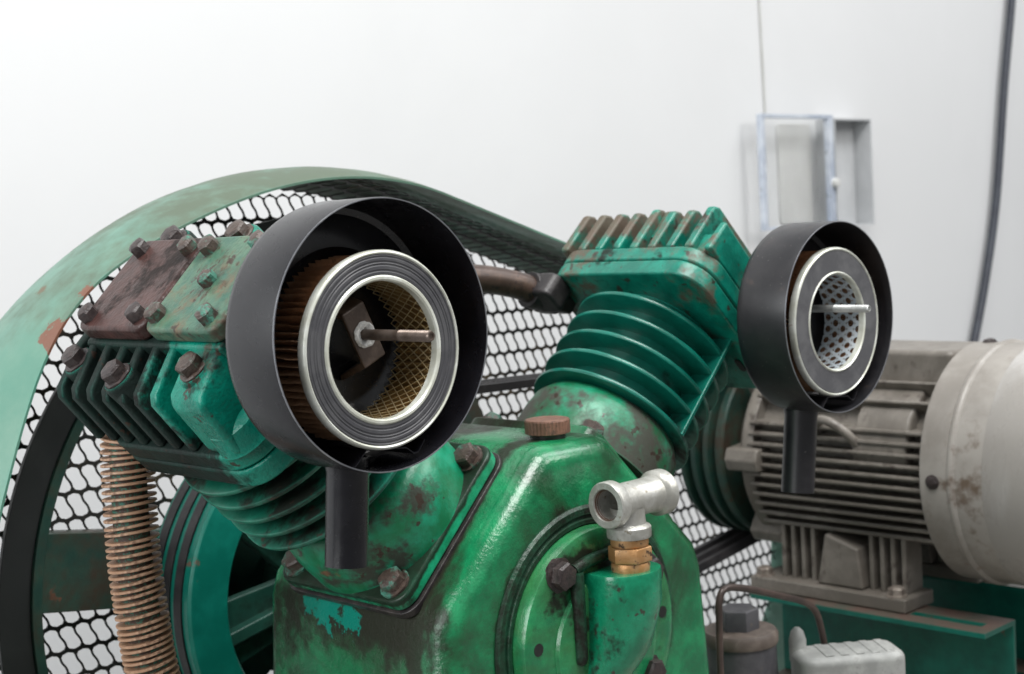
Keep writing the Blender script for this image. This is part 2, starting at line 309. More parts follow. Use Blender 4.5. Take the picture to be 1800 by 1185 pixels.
m_bracket = plain('brown_steel_bracket', (0.065, 0.046, 0.036), (0.13, 0.095, 0.075), 0.42, 50, metal=0.3, bumpy=0.2)
m_caulk = plain('white_caulk', (0.5, 0.5, 0.48), (0.7, 0.7, 0.68), 0.7, 200, bumpy=0.8, bs=600, c3=(0.2, 0.2, 0.2), c3t=(0.58, 0.64))
m_stud = plain('stud_steel', (0.10, 0.075, 0.06), (0.17, 0.135, 0.115), 0.34, 50, metal=0.6, bumpy=0.1)
m_stud2 = plain('stud_zinc', (0.40, 0.41, 0.40), (0.55, 0.56, 0.54), 0.32, 50, metal=0.6, bumpy=0.05)
m_copper = plain('tarnished_copper_fin', (0.33, 0.19, 0.115), (0.46, 0.30, 0.195), 0.5, 45, c3=(0.19, 0.105, 0.065), c3t=(0.50, 0.62), bumpy=0.2)
m_cored = plain('painted_tube_core', (0.06, 0.035, 0.025), (0.09, 0.05, 0.035), 0.6, 140, c3=(0.035, 0.17, 0.12), c3t=(0.50, 0.56), bumpy=0.2)
m_pipe = plain('brown_oxidised_pipe', (0.055, 0.034, 0.026), (0.11, 0.068, 0.050), 0.38, 30, metal=0.3, bumpy=0.15, c3=(0.02, 0.016, 0.018), c3t=(0.52, 0.6))
m_fit = plain('black_fitting', (0.014, 0.012, 0.013), (0.030, 0.026, 0.026), 0.45, 50, bumpy=0.3)
m_guard = paint('guard_faded_green_paint', (0.080, 0.205, 0.152), (0.120, 0.235, 0.176), (0, 0.38, -0.45), g=(0.50, 0.70), gs=4.5, grime=(0.085, 0.105, 0.075), rough=0.36, bumpy=0.06, bs=200, edge=0.3,
                edgecol=(0.02, 0.33, 0.24), r=(0.64, 0.69), rs=9, rust=(0.20, 0.085, 0.05), grads=[((0, 0, 1), 0.10, 0.36, 0.17)], spots=[((-0.352, 0.30, 0.212), 0.024, (0.15, 0.066, 0.042)), ((-0.315, 0.30, 0.252), 0.016, (0.15, 0.066, 0.042))])
m_mesh = plain('dark_mesh_steel', (0.016, 0.016, 0.015), (0.034, 0.032, 0.026), 0.55, 6, c3=(0.10, 0.07, 0.035), c3t=(0.52, 0.62), bumpy=0.1, off=(0.3, 0, 0))
m_fly = paint('flywheel_teal_paint', (0.002, 0.135, 0.098), (0.004, 0.19, 0.14), (0, 0.38, -0.112), g=(0.53, 0.70), gs=7, rough=0.35, bumpy=0.1, bs=200, edge=0.4, edgecol=(0.03, 0.2, 0.15), r=(0.66, 0.70), rs=16, rust=(0.16, 0.06, 0.04))
m_spoke = paint('dark_green_spoke_paint', (0.010, 0.055, 0.040), (0.016, 0.085, 0.060), (0, 0.38, -0.112), g=(0.47, 0.64), gs=8, rough=0.42, bumpy=0.2, bs=200, edge=0.2, edgecol=(0.06, 0.09, 0.07))
m_strap = paint('dark_strap_paint', (0.012, 0.046, 0.036), (0.022, 0.070, 0.050), (0, 0.38, -0.45), g=(0.46, 0.62), gs=7, grime=(0.055, 0.036, 0.026), rough=0.45, bumpy=0.15, bs=200, edge=0.2, edgecol=(0.08, 0.07, 0.05))
m_ring = plain('black_ring_paint', (0.020, 0.021, 0.022), (0.034, 0.036, 0.036), 0.42, 7, bumpy=0.05)
m_belt = plain('black_belt_rubber', (0.018, 0.017, 0.019), (0.035, 0.032, 0.034), 0.55, 30, bumpy=0.1)
MB = (0.849, 0.15, -0.263)
m_motor = plain('grimy_grey_motor_paint', (0.135, 0.120, 0.102), (0.215, 0.195, 0.170), 0.42, 12, off=MB, bumpy=0.12, bs=160, c3=(0.075, 0.06, 0.05), c3t=(0.54, 0.66))
m_mfan = plain('fan_cover_grey_paint', (0.215, 0.197, 0.175), (0.325, 0.305, 0.278), 0.36, 9, off=MB, bumpy=0.08, bs=120, c3=(0.13, 0.095, 0.07), c3t=(0.55, 0.68))
m_mend = plain('pale_motor_end', (0.27, 0.255, 0.235), (0.37, 0.36, 0.345), 0.28, 8, off=MB, bumpy=0.08, c3=(0.20, 0.11, 0.06), c3t=(0.565, 0.61), scl=(1, 1, 0.35))  # paler grey than the fan cover
m_rail = paint('rail_green_paint', (0.002, 0.098, 0.072), (0.004, 0.145, 0.105), (0.7, 0.1, -0.4), g=(0.60, 0.70), gs=9, rough=0.35, bumpy=0.1, bs=160, edge=0.4, edgecol=(0.03, 0.26, 0.19), r=(0.68, 0.72), dust=((0.13, 0.085, 0.07), 1.7))
m_plate = plain('dusty_base_plate', (0.20, 0.185, 0.15), (0.26, 0.24, 0.20), 0.6, 10, c3=(0.06, 0.16, 0.11), c3t=(0.58, 0.64), bumpy=0.1)
m_valve = plain('dark_grey_valve', (0.062, 0.060, 0.068), (0.10, 0.098, 0.105), 0.45, 25, c3=(0.16, 0.13, 0.10), c3t=(0.57, 0.66), bumpy=0.12)
m_valvecap = plain('brown_valve_cap', (0.12, 0.095, 0.08), (0.19, 0.155, 0.13), 0.5, 40, bumpy=0.15)
m_greybox = plain('pale_grey_cast_cover', (0.24, 0.245, 0.235), (0.34, 0.345, 0.33), 0.5, 30, c3=(0.20, 0.20, 0.19), c3t=(0.54, 0.66), bumpy=0.15)
m_ctube = plain('brown_copper_tube', (0.055, 0.040, 0.035), (0.10, 0.068, 0.056), 0.38, 25, metal=0.3, bumpy=0.05)
m_wall = plain('white_wall_paint', (0.595, 0.60, 0.605), (0.615, 0.62, 0.625), 0.65, 1.2, bumpy=0.03, bs=40)
m_boxw = plain('white_steel_box', (0.52, 0.52, 0.505), (0.57, 0.57, 0.555), 0.45, 8, bumpy=0)
M_ = NT('clear_plastic'); M_.bsdf.inputs['Base Color'].default_value = (0.97, 0.975, 0.975, 1); M_.bsdf.inputs['Roughness'].default_value = 0.04; M_.bsdf.inputs['Transmission Weight'].default_value = 0.97
M_.bsdf.inputs['IOR'].default_value = 1.08; m_pane = M_.m
m_boxf = plain('bluish_steel_frame', (0.42, 0.47, 0.56), (0.66, 0.70, 0.76), 0.3, 9, metal=0.3, bumpy=0)
m_boxg = plain('grey_door_lining', (0.42, 0.43, 0.44), (0.50, 0.51, 0.52), 0.5, 6, bumpy=0)
m_cable = plain('blue_black_cable', (0.018, 0.022, 0.034), (0.03, 0.036, 0.05), 0.45, 20, bumpy=0)
m_wirew = plain('grey_wire', (0.42, 0.42, 0.40), (0.5, 0.5, 0.48), 0.5, 20, bumpy=0)
m_ground = plain('grey_concrete', (0.20, 0.195, 0.19), (0.26, 0.255, 0.25), 0.8, 3, bumpy=0.1, bs=60)
m_dark = plain('bore_shade', (0.006, 0.006, 0.006), (0.012, 0.011, 0.010), 0.6, 50, bumpy=0)

# ------------------------------------------------------------------ setting
bm = bmesh.new(); box(bm, -3.0, 9.0, 0.95, 1.05, -1.15, 3.5); tag(obj('wall', bm, m_wall), kind='structure')
bm = bmesh.new(); box(bm, -12, 12, -12, 0.95, -1.2, -1.15); tag(obj('ground', bm, m_ground), kind='structure')

# ------------------------------------------------------------------ base plate (machine platform)
t = thing('base_platform', 'dusty green edged steel platform under the compressor and motor', 'platform', (0.4, 0.15, -0.412))
bm = bmesh.new(); box(bm, -0.55, 1.35, -0.24, 0.285, -0.412, -0.400); obj('deck', bm, m_plate, t, 0.002)
bm = bmesh.new(); box(bm, -0.55, 1.35, -0.246, -0.241, -0.48, -0.394); obj('edge_strip', bm, m_rail, t, 0.0015)
for x in (-0.5, 1.27):
    for y in (-0.2, 0.22):
        bm = bmesh.new(); box(bm, x, x + 0.06, y, y + 0.06, -1.15, -0.413); obj('leg', bm, m_rail, t, 0.003)

# ------------------------------------------------------------------ belt guard
GB = (0, 0.38, -0.45)
guard = thing('belt_guard', 'big rounded faded green belt guard with wavy perforated mesh back', 'belt guard', GB)
gc1, gc2, gr2 = (0.0, -0.112), (0.849, -0.068), 0.157
def lerp_table(T, a):
    if a <= T[0][0]: return T[0][1]
    for (a0, r0), (a1, r1) in zip(T, T[1:]):
        if a <= a1: f = (a - a0) / (a1 - a0); return r0 + (r1 - r0) * f
    return T[-1][1]
RF = [(50, .474), (72, .471), (85, .468), (94, .465), (109, .464), (118, .468), (129, .481), (136, .482), (141, .473), (148, .459), (160, .450), (255, .46)]   # dented front edge
RM = [(50, .484), (120, .4815), (170, .478), (255, .478)]        # crown of the sheet
RB = [(50, .467), (255, .462)]                                    # rear edge
def radius(T, a): return sum(lerp_table(T, a + q) for q in (-7, -4.5, -2, 0, 2, 4.5, 7)) / 7
def outline(T, o=0.0):
    P = []; g2 = gr2 + T[0][1] - 0.474
    for i in range(93): a = 71.2 + i * 2; r = radius(T, a) - o; P.append((gc1[0] + r * math.cos(math.radians(a)), gc1[1] + r * math.sin(math.radians(a))))
    for x, z in ((0.0, -0.573), (0.30, -0.565), (0.60, -0.53), (0.86, -0.475), (0.95, -0.44), (1.0, -0.36), (1.012, -0.25)): P.append((x - o * (x > 0.9), z + o))
    for i in range(19): a = math.radians(-5 + 76 * i / 18); P.append((gc2[0] + (g2 - o) * math.cos(a), gc2[1] + (g2 - o) * math.sin(a)))
    return P
def band_row(y, o):
    """outline of the band at depth y: parabola through front edge, crown and rear edge"""
    l0 = (y - 0.40) * (y - 0.475) / (0.10 * 0.175); l1 = -(y - 0.30) * (y - 0.475) / (0.10 * 0.075); l2 = (y - 0.30) * (y - 0.40) / (0.175 * 0.075)
    return [(p_[0] * l0 + q_[0] * l1 + r_[0] * l2, p_[1] * l0 + q_[1] * l1 + r_[1] * l2) for p_, q_, r_ in zip(outline(RF, o), outline(RM, o), outline(RB, o))]
bm = bmesh.new(); yl = [0.30, 0.322, 0.345, 0.37, 0.40, 0.43, 0.455, 0.475]
rows = [[bm.verts.new((x, y, z)) for x, z in band_row(y, o)] for o, Ys in ((0.0, yl), (0.0025, yl[::-1])) for y in Ys]; n = len(rows[0])
for q in range(len(rows)):
    A, B = rows[q], rows[(q + 1) % len(rows)]
    for i in range(n): bm.faces.new((A[i], A[(i + 1) % n], B[(i + 1) % n], B[i]))
obj('band', bm, m_guard, guard)
# wavy cell of the expanded sheet
cw, ch, amp, sh = 0.0185, 0.0285, 0.0052, 0.0088
def s_curve(k, v):
    w_ = min(1, max(0, (v - 0.5) * 1.9 + 0.5)); return (k - 0.5) * cw + sh * (0.5 - 0.5 * math.cos(PI * w_)) - sh / 2 + 0.0010 * math.sin(2 * PI * v)
def cell_outline():
    P = []; nv = 9; top, bot = ch / 2 - amp / 2, -ch / 2 + amp / 2
    for i in range(nv): v = i / (nv - 1); P.append((s_curve(0, v), top + (bot - top) * v))
    P.append((0.5 * (s_curve(0, 1) + s_curve(1, 1)), -ch / 2 - amp / 2))
    for i in range(nv): v = 1 - i / (nv - 1); P.append((s_curve(1, v), top + (bot - top) * v))
    P.append((0.5 * (s_curve(0, 0) + s_curve(1, 0)), ch / 2 + amp / 2))
    return P
ring = cell_outline()
def inset(P, d):
    n = len(P); Q = []
    for i in range(n):
        a, b = Vector(P[i - 1]), Vector(P[(i + 1) % n]); tn = (b - a).normalized(); nn = Vector((-tn.y, tn.x))
        Q.append(Vector(P[i]) + nn * d)
    for _ in range(1): Q = [(Q[i - 1] + 2 * Q[i] + Q[(i + 1) % n]) / 4 for i in range(n)]
    return [tuple(q) for q in Q]
hole = inset(ring, 0.0011)
POLY = outline(RB, 0.004); NT_ = Vector((0.325, 0.946))
def inside(x, z):
    c = False; j = len(POLY) - 1
    for i in range(len(POLY)):
        if (POLY[i][1] > z) != (POLY[j][1] > z) and x < (POLY[j][0] - POLY[i][0]) * (z - POLY[i][1]) / (POLY[j][1] - POLY[i][1]) + POLY[i][0]: c = not c
        j = i
    return c
def keep_in(x, z):
    """pull a point of the sheet back inside the band"""
    dx, dz = x - gc1[0], z - gc1[1]; a = math.degrees(math.atan2(dz, dx)) % 360
    if 71.2 <= a <= 255:
        r = radius(RB, a) - 0.004; d = math.hypot(dx, dz)
        if d > r: return gc1[0] + dx * r / d, gc1[1] + dz * r / d
    elif a < 71.2:
        d = dx * NT_.x + dz * NT_.y
        if d > 0.462: return x - NT_.x * (d - 0.462), z - NT_.y * (d - 0.462)
    return x, z
cells = []
for j in range(-19, 18):
    for i in range(-28, 58):
        # each row is shifted so that the strands of one row end between those of the next
        x = i * cw + (j * (cw / 2 - sh)) % cw; z = -0.1 + j * ch
        if z > -0.57 and inside(x, z): cells.append((x, z))
bm = bmesh.new(); hole_cells(bm, cells, ring, hole, lambda a, b, h: (lambda q: Vector((q[0], 0.466 + h, q[1])))(keep_in(a, b)), 0.0016); obj('mesh_panel', bm, m_mesh, guard, recalc=False)
# folded edge of the mesh lying against the band
d0 = Vector((0.946, -0.325))
def edge_path(T):
    Q = list(reversed(outline(T, 0.006)[:50])); e_ = Q[-1]
    return Q + [(e_[0] + d0.x * k * 0.05, e_[1] + d0.y * k * 0.05) for k in range(1, 12)]
P = edge_path(RB); PFR = edge_path(RM); L = [0.0]
for a, b in zip(P, P[1:]): L.append(L[-1] + math.dist(a, b))
cells = [(k * cw + (j * (cw / 2 - sh)) % cw, 0.399 + j * ch) for k in range(0, int((L[-1] - 0.02) / cw)) for j in range(3) if k * cw > 0.02]
def fold(a, b, h):
    i = max(k for k in range(len(L) - 1) if L[k] <= max(a, 0)); f = (a - L[i]) / (L[i + 1] - L[i]); g_ = max(0, (b - 0.40) / 0.075) ** 1.4
    q = [(p_[i][0] + (p_[i + 1][0] - p_[i][0]) * f, p_[i][1] + (p_[i + 1][1] - p_[i][1]) * f) for p_ in (PFR, P)]
    x, z = q[0][0] + (q[1][0] - q[0][0]) * g_, q[0][1] + (q[1][1] - q[0][1]) * g_
    d = Vector((x - gc1[0], 0, z - gc1[1])).normalized()
    return Vector((x, b, z)) + d * h
bm = bmesh.new(); hole_cells(bm, cells, ring, hole, fold, 0.0014); obj('mesh_fold', bm, m_mesh, guard, recalc=False)
# inner ring and straps behind the flywheel
def arc_bar(name, r0, r1, y0, y1, mat, a0=92, a1=268, n=70):
    bm = bmesh.new(); rw = []
    for i in range(n + 1):
        a = math.radians(a0 + (a1 - a0) * i / n); c_, s_ = math.cos(a), math.sin(a)
        rw.append([bm.verts.new((0.05 + r * c_, y, -0.108 + r * s_)) for r, y in ((r0, y0), (r1, y0), (r1, y1), (r0, y1))])
    for A, B in zip(rw, rw[1:]):
        for q in range(4): bm.faces.new((A[q], A[(q + 1) % 4], B[(q + 1) % 4], B[q]))
    bm.faces.new(rw[0]); bm.faces.new(rw[-1]); return obj(name, bm, mat, guard, 0.0012)
arc_bar('back_hoop', 0.389, 0.423, 0.430, 0.437, m_ring); arc_bar('hoop_lip', 0.3775, 0.3888, 0.426, 0.446, m_strap)
def strap(x0, z0, x1, z1, wd, y=0.4315, name='strap'):
    d = Vector((x1 - x0, 0, z1 - z0)).normalized(); nn = Vector((-d.z, 0, d.x)); bm = bmesh.new()
    f = lambda u, v, h: Vector((x0, 0, z0)) + d * u + nn * v + Vector((0, h, 0)); Ln = math.hypot(x1 - x0, z1 - z0)
    prism(bm, [(0, -wd / 2), (Ln, -wd / 2), (Ln, wd / 2), (0, wd / 2)], y, y + 0.006, f)
    box(bm, 0, Ln, -wd / 2, -wd / 2 + 0.004, y + 0.007, y + 0.03, f); box(bm, 0, Ln, wd / 2 - 0.004, wd / 2, y + 0.007, y + 0.03, f)
    return obj(name, bm, m_strap, guard, 0.0012)
strap(-0.331, -0.044, -0.02, -0.094, 0.084, 0.4385)
strap(-0.258, -0.331, -0.02, -0.150, 0.084, 0.4385)
bm = bmesh.new()
prism(bm, [(0.02, 0.08), (0.205, 0.105), (0.235, 0.02), (0.25, -0.06), (0.02, -0.06)], 0.330, 0.336, lambda u, v, h: Vector((u, h, v))); obj('guard_bracket', bm, m_strap, guard, 0.0012)

# ------------------------------------------------------------------ flywheel and belts
fly = thing('flywheel', 'teal spoked flywheel carrying black belts behind the left cylinder', 'flywheel', (0, 0.38, -0.112))
bm = bmesh.new(); ys = [0.352 + 0.0235 * k for k in range(3)]
prof = [(0.157, 0.342), (0.160, 0.338), (0.205, 0.338), (0.208, 0.341)]
for y in ys: prof += [(0.208, y), (0.190, y + 0.004), (0.190, y + 0.010), (0.208, y + 0.0145)]
prof += [(0.208, 0.420), (0.158, 0.420)]
lathe(bm, (0, 0, -0.112), (0, 1, 0), prof, 96, True); obj('rim', bm, m_fly, fly, 0.0008, 1)
bm = bmesh.new(); lathe(bm, (0, 0, -0.112), (0, 1, 0), [(0.022, 0.29), (0.052, 0.29), (0.056, 0.30), (0.056, 0.425), (0.022, 0.425)], 48, True); obj('hub', bm, m_spoke, fly, 0.002)
for k in range(6):
    a = math.radians(12 + 60 * k); d = Vector((math.cos(a), 0, math.sin(a))); nn = Vector((-d.z, 0, d.x)); bm = bmesh.new()
    f = lambda u, v, h: Vector((0, h, -0.112)) + d * u + nn * v
    prism(bm, [(0.05, -0.030), (0.1585, -0.040), (0.1585, 0.040), (0.05, 0.030)], 0.366, 0.380, f); box(bm, 0.055, 0.158, -0.008, 0.008, 0.350, 0.3665, f)
    obj('spoke', bm, m_spoke, fly, 0.003)
def belt(y, label):
    r1, r2, c2 = 0.2045, 0.1365, (0.849, -0.068); D = math.hypot(c2[0], c2[1] + 0.112); base = math.atan2(c2[1] + 0.112, c2[0]); bm = bmesh.new()
    def loop(o):
        k = math.acos((r1 - r2) / D); Q = []
        for i in range(61): a = base + k + (2 * PI - 2 * k) * i / 60; Q.append(((r1 + o) * math.cos(a), -0.112 + (r1 + o) * math.sin(a)))
        for i in range(31): a = base - k + 2 * k * i / 30; Q.append((c2[0] + (r2 + o) * math.cos(a), c2[1] + (r2 + o) * math.sin(a)))
        return Q
    rws = [[bm.verts.new((x, y + yo, z)) for x, z in loop(o)] for o, yo in ((-0.0055, 0.003), (0.0055, -0.0005), (0.0055, 0.0135), (-0.0055, 0.011))]
    n = len(rws[0])
    for q in range(4):
        for i in range(n): bm.faces.new((rws[q][i], rws[q][(i + 1) % n], rws[(q + 1) % 4][(i + 1) % n], rws[(q + 1) % 4][i]))
    o = obj('drive_belt', bm, m_belt); tag(o, label, 'belt', 'drive belts between flywheel and motor pulley')
for y, l in zip(ys, ('black drive belt in the groove nearest the teal flywheel face', 'black drive belt in the middle groove of the flywheel', 'black drive belt in the rear groove nearest the mesh')): belt(y, l)

# ------------------------------------------------------------------ compressor pump
pump = thing('compressor_pump', 'grimy green V twin compressor pump with finned cylinders and heads', 'compressor', PB)
# crankcase: house-shaped casting with rounded front edges
bm = bmesh.new()
prof = [(-0.204, -0.399), (0.212, -0.399), (0.187, -0.075), (0.178, -0.0496), (0.052, 0.0764), (0.040, 0.081), (-0.040, 0.081), (-0.052, 0.0764), (-0.172, -0.0436), (-0.180, -0.066)]
prism(bm, prof, -0.042, 0.236, lambda u, v, h: Vector((u, h, v)))
case = obj('crankcase', bm, m_case, pump, 0.021, 6, angle=40)
# the machined ring and the bearing cover on the front
bm = bmesh.new(); lathe(bm, (0, 0, -0.106), (0, -1, 0), [(0.100, 0.030), (0.125, 0.030), (0.125, 0.0435), (0.1225, 0.0462), (0.1165, 0.0464), (0.1150, 0.0440), (0.1125, 0.0440), (0.1115, 0.0470), (0.1075, 0.0470), (0.1068, 0.0440), (0.100, 0.0440)], 72, True); obj('cover_seat', bm, m_seat, pump)
bm = bmesh.new(); lathe(bm, (0, 0, -0.106), (0, -1, 0), [(0, 0.035), (0.106, 0.035), (0.106, 0.057), (0.1045, 0.0605), (0.101, 0.062), (0.096, 0.0625), (0.0, 0.0625)], 72)
cover = obj('front_cover', bm, m_cover, pump)
bm = bmesh.new(); lathe(bm, (0.004, 0, -0.114), (0, -1, 0), [(0.0, 0.062), (0.071, 0.062), (0.069, 0.0660), (0.064, 0.0675), (0.0, 0.0675)], 64); obj('raised_disc', bm, m_cover, cover)
# outlet boss: upright half cylinder fading into the cover
bm = bmesh.new(); rings = []
for z, r, yc, xc in ((-0.040, 0.0355, -0.086, 0.013), (-0.044, 0.0365, -0.086, 0.013), (-0.07, 0.0365, -0.085, 0.013), (-0.095, 0.0355, -0.080, 0.011), (-0.115, 0.0335, -0.078, 0.007), (-0.135, 0.030, -0.070, 0.001), (-0.155, 0.026, -0.060, -0.006), (-0.175, 0.018, -0.050, -0.012)):
    rings.append([bm.verts.new((xc + r * math.cos(PI + PI * k / 24), yc + r * 0.78 * math.sin(PI + PI * k / 24), z)) for k in range(25)] + [bm.verts.new((xc + r, -0.055, z)), bm.verts.new((xc - r, -0.055, z))])
for A, B in zip(rings, rings[1:]):
    for k in range(27): bm.faces.new((A[k], A[(k + 1) % 27], B[(k + 1) % 27], B[k]))
bm.faces.new(rings[0]); bm.faces.new(rings[-1]); obj('outlet_boss', bm, m_boss, cover, 0.002)
bm = bmesh.new(); tube(bm, smooth([(-0.038, -0.0680, -0.036), (-0.0385, -0.0685, -0.06), (-0.0385, -0.0685, -0.09), (-0.038, -0.0680, -0.115), (-0.0375, -0.066, -0.120)]), 0.0066, 12); obj('cast_rib', bm, m_seat, cover)
bm = bmesh.new(); tube(bm, smooth([(-0.038, -0.064, -0.034), (-0.02, -0.065, -0.029), (0.01, -0.063, -0.027)]), 0.0060, 12); obj('cast_rib', bm, m_seat, cover)
hx_big = hex_mesh('cover_bolt', m_boltD, 0.0135, 0.012, dome=0.001)
hx_flange = hex_mesh('flange_bolt', m_boltG, 0.0125, 0.012)
hx_plate = hex_mesh('plate_bolt', m_boltD, 0.0088, 0.0098, washer=False); hx_plateG = hex_mesh('plate_bolt_green', m_boltG, 0.0088, 0.0098, washer=False)
hx_head = hex_mesh('head_bolt', m_boltD, 0.0110, 0.0115); hx_headG = hex_mesh('head_bolt_green', m_boltG, 0.0110, 0.0115)
for a, x, z in ((0.3, -0.056, -0.035), (0.9, 0.064, -0.156), (0.2, 0.068, -0.055), (0.5, -0.066, -0.175)): place('bolt', hx_big, cover, (x, -0.0625, z), (0, -1, 0), a)
for x, z, r in ((-0.088, -0.098, 0.0075), (0.088, -0.102, 0.0075)):
    bm = bmesh.new(); lathe(bm, (x, 0, z), (0, -1, 0), [(0, 0.0628), (r * 0.8, 0.0628), (r * 0.8, 0.055), (0, 0.055)], 20); obj('bolt_hole_shade', bm, m_dark, cover)  # flat dark disc painted for the shade inside a hole
# oil cap on the top flat
bm = bmesh.new(); pr = []; cx, cy, cz = 0.006, 0.004, 0.081
n = 72; lv = [(0.0, 0.004, 0), (0.0195, 0.004, 0), (0.0225, 0.005, 1), (0.0225, 0.017, 1), (0.0215, 0.0185, 0), (0.0195, 0.019, 0), (0.0, 0.0205, 0)]; rr = []
for r, h, kn in lv:
    if r == 0: rr.append([bm.verts.new((cx, cy, cz + h))]); continue
    rr.append([bm.verts.new((cx + (r - (0.0008 if kn and k % 2 else 0)) * math.cos(2 * PI * k / n), cy + (r - (0.0008 if kn and k % 2 else 0)) * math.sin(2 * PI * k / n), cz + h)) for k in range(n)])
for A, B in zip(rr, rr[1:]):
    for k in range(n):
        j = (k + 1) % n
        if len(A) == 1: bm.faces.new((A[0], B[j], B[k]))
        elif len(B) == 1: bm.faces.new((A[k], A[j], B[0]))
        else: bm.faces.new((A[k], A[j], B[j], B[k]))
cap = obj('oil_cap', bm, m_capbrown, pump, angle=20)
bm = bmesh.new(); lathe(bm, (cx, cy, cz), (0, 0, 1), [(0, -0.004), (0.017, -0.004), (0.018, 0.0042), (0, 0.0042)], 32); obj('cap_seat', bm, m_oil, cap)

def annulus(bm, F, yc, R, Ri, r0, r1, seg=72):
    ax = (F(0, 0, 1) - F(0, 0, 0)); e = min(0.0016, (r1 - r0) / 2.5)
    lathe(bm, F(0, yc, 0), ax, [(Ri, r0), (R - e, r0), (R - e * 0.3, r0 + e * 0.35), (R, r0 + e), (R, r1 - e), (R - e * 0.3, r1 - e * 0.35), (R - e, r1), (Ri, r1)], seg, True)
def cylinder(F, yc, mfin, R, r_first, pitch, label):
    # barrel
    ax = (F(0, 0, 1) - F(0, 0, 0)); bm = bmesh.new()
    lathe(bm, F(0, yc, 0), ax, [(0, 0.188), (0.090, 0.188), (0.090, 0.205), (0.0895, 0.222), (0.087, 0.238), (0.080, 0.250), (0.070, 0.2555), (0.0, 0.2555)], 72)
    cyl = obj('cylinder', bm, m_bell2 if F is F2 else m_bell, pump); cyl['label'] = label
    bm = bmesh.new(); lathe(bm, F(0, yc, 0), ax, [(0, 0.254), (0.068, 0.254), (0.068, 0.3838), (0, 0.3838)], 72); obj('barrel', bm, mfin, cyl)
    for k in range(5):
        bm = bmesh.new(); r = r_first + k * pitch; annulus(bm, F, yc, R, 0.0665, r - 0.0025, r + 0.0025); obj('fin', bm, mfin, cyl)
    # square mounting flange on the crankcase slope
    bm = bmesh.new(); prism(bm, rrect(-0.089, 0.089, 0.0, 0.19, 0.018), 0.1738, 0.1890, F); fl = obj('mounting_flange', bm, m_flange1 if F is F1 else m_case, cyl, 0.003, 3)
    bm = bmesh.new(); prism(bm, rrect(-0.0915, 0.0915, -0.0035, 0.193, 0.02), 0.1655, 0.1735, F); obj('gasket', bm, m_oil, cyl, 0.001)
    for tt in (-0.070, 0.070):
        for y in (0.021, 0.169): place('bolt', hx_flange, cyl, F(tt, y, 0.190), ax, random.random())
    # top flange
    bm = bmesh.new(); prism(bm, rrect(-0.1005, 0.1005, -0.030, 0.192, 0.036, 8), 0.384, 0.4045, F); obj('top_flange', bm, m_head2 if F is F2 else m_head1, cyl, 0.003, 3)
    return cyl
c2 = cylinder(F2, 0.079, m_cyl, 0.094, 0.255, 0.027, 'right cylinder with bright teal fins')
c1 = cylinder(F1, 0.09, m_cyl1, 0.103, 0.280, 0.0208, 'left cylinder with dark green fins')
bm = bmesh.new(); box(bm, 0.010, 0.0145, -0.0165, 0.012, 0.254, 0.385, F2); obj('rib', bm, m_cyl, c2, 0.001)
for tt, y in ((-0.05, 0.10), (0.055, -0.004)):
    bm = bmesh.new(); prism(bm, rrect(tt - 0.010, tt + 0.010, y - 0.004, y + 0.004, 0.0038), 0.3825, 0.3845, F2); obj('bolt_hole_shade', bm, m_dark, c2)  # dark plug stands in for the shade of a slot

def head(F, label):
    bm = bmesh.new(); m = m_head2 if F is F2 else m_head1
    prism(bm, rrect(-0.1, 0.1, -0.030, 0.192, 0.036, 8), 0.4055, 0.4245, F)
    h = obj('cylinder_head', bm, m, pump, 0.003, 3); h['label'] = label
    return h
# right head: eight cross fins and a lower front block
h2 = head(F2, 'right cylinder head with tall rounded fins')
bm = bmesh.new(); box(bm, -0.088, 0.088, -0.022, 0.186, 0.4245, 0.431, F2); obj('core', bm, m_head2, h2, 0.006, 3)
for k in range(8):
    y = 0.183 - 0.0262 * k; th = 0.0056; bm = bmesh.new(); tp = 0.487 + (0.004 if k in (4, 7) else 0)
    prism(bm, [(-0.1, 0.4235), (0.1, 0.4235), (0.1, tp - 0.012), (0.088, tp), (-0.088, tp), (-0.097, tp - 0.006)], y - th, y + th, lambda u, v, hh: F2(u, hh, v)); obj('fin', bm, m_head2, h2, 0.0034, 3)
bm = bmesh.new(); prism(bm, [(-0.096, 0.4235), (0.096, 0.4235), (0.096, 0.462), (-0.092, 0.466)], -0.029, -0.019, lambda u, v, hh: F2(u, hh, v)); obj('front_wall', bm, m_head2, h2, 0.004, 3)
bm = bmesh.new(); box(bm, -0.090, 0.090, -0.0195, -0.003, 0.4235, 0.451, F2); obj('front_saddle', bm, m_head2, h2, 0.004, 3)
bm = bmesh.new(); lathe(bm, F2(-0.075, 0.066, 0.45), R2, [(0, 0), (0.014, 0), (0.014, 0.038), (0.011, 0.041), (0, 0.041)], 24); obj('boss', bm, m_head2, h2)
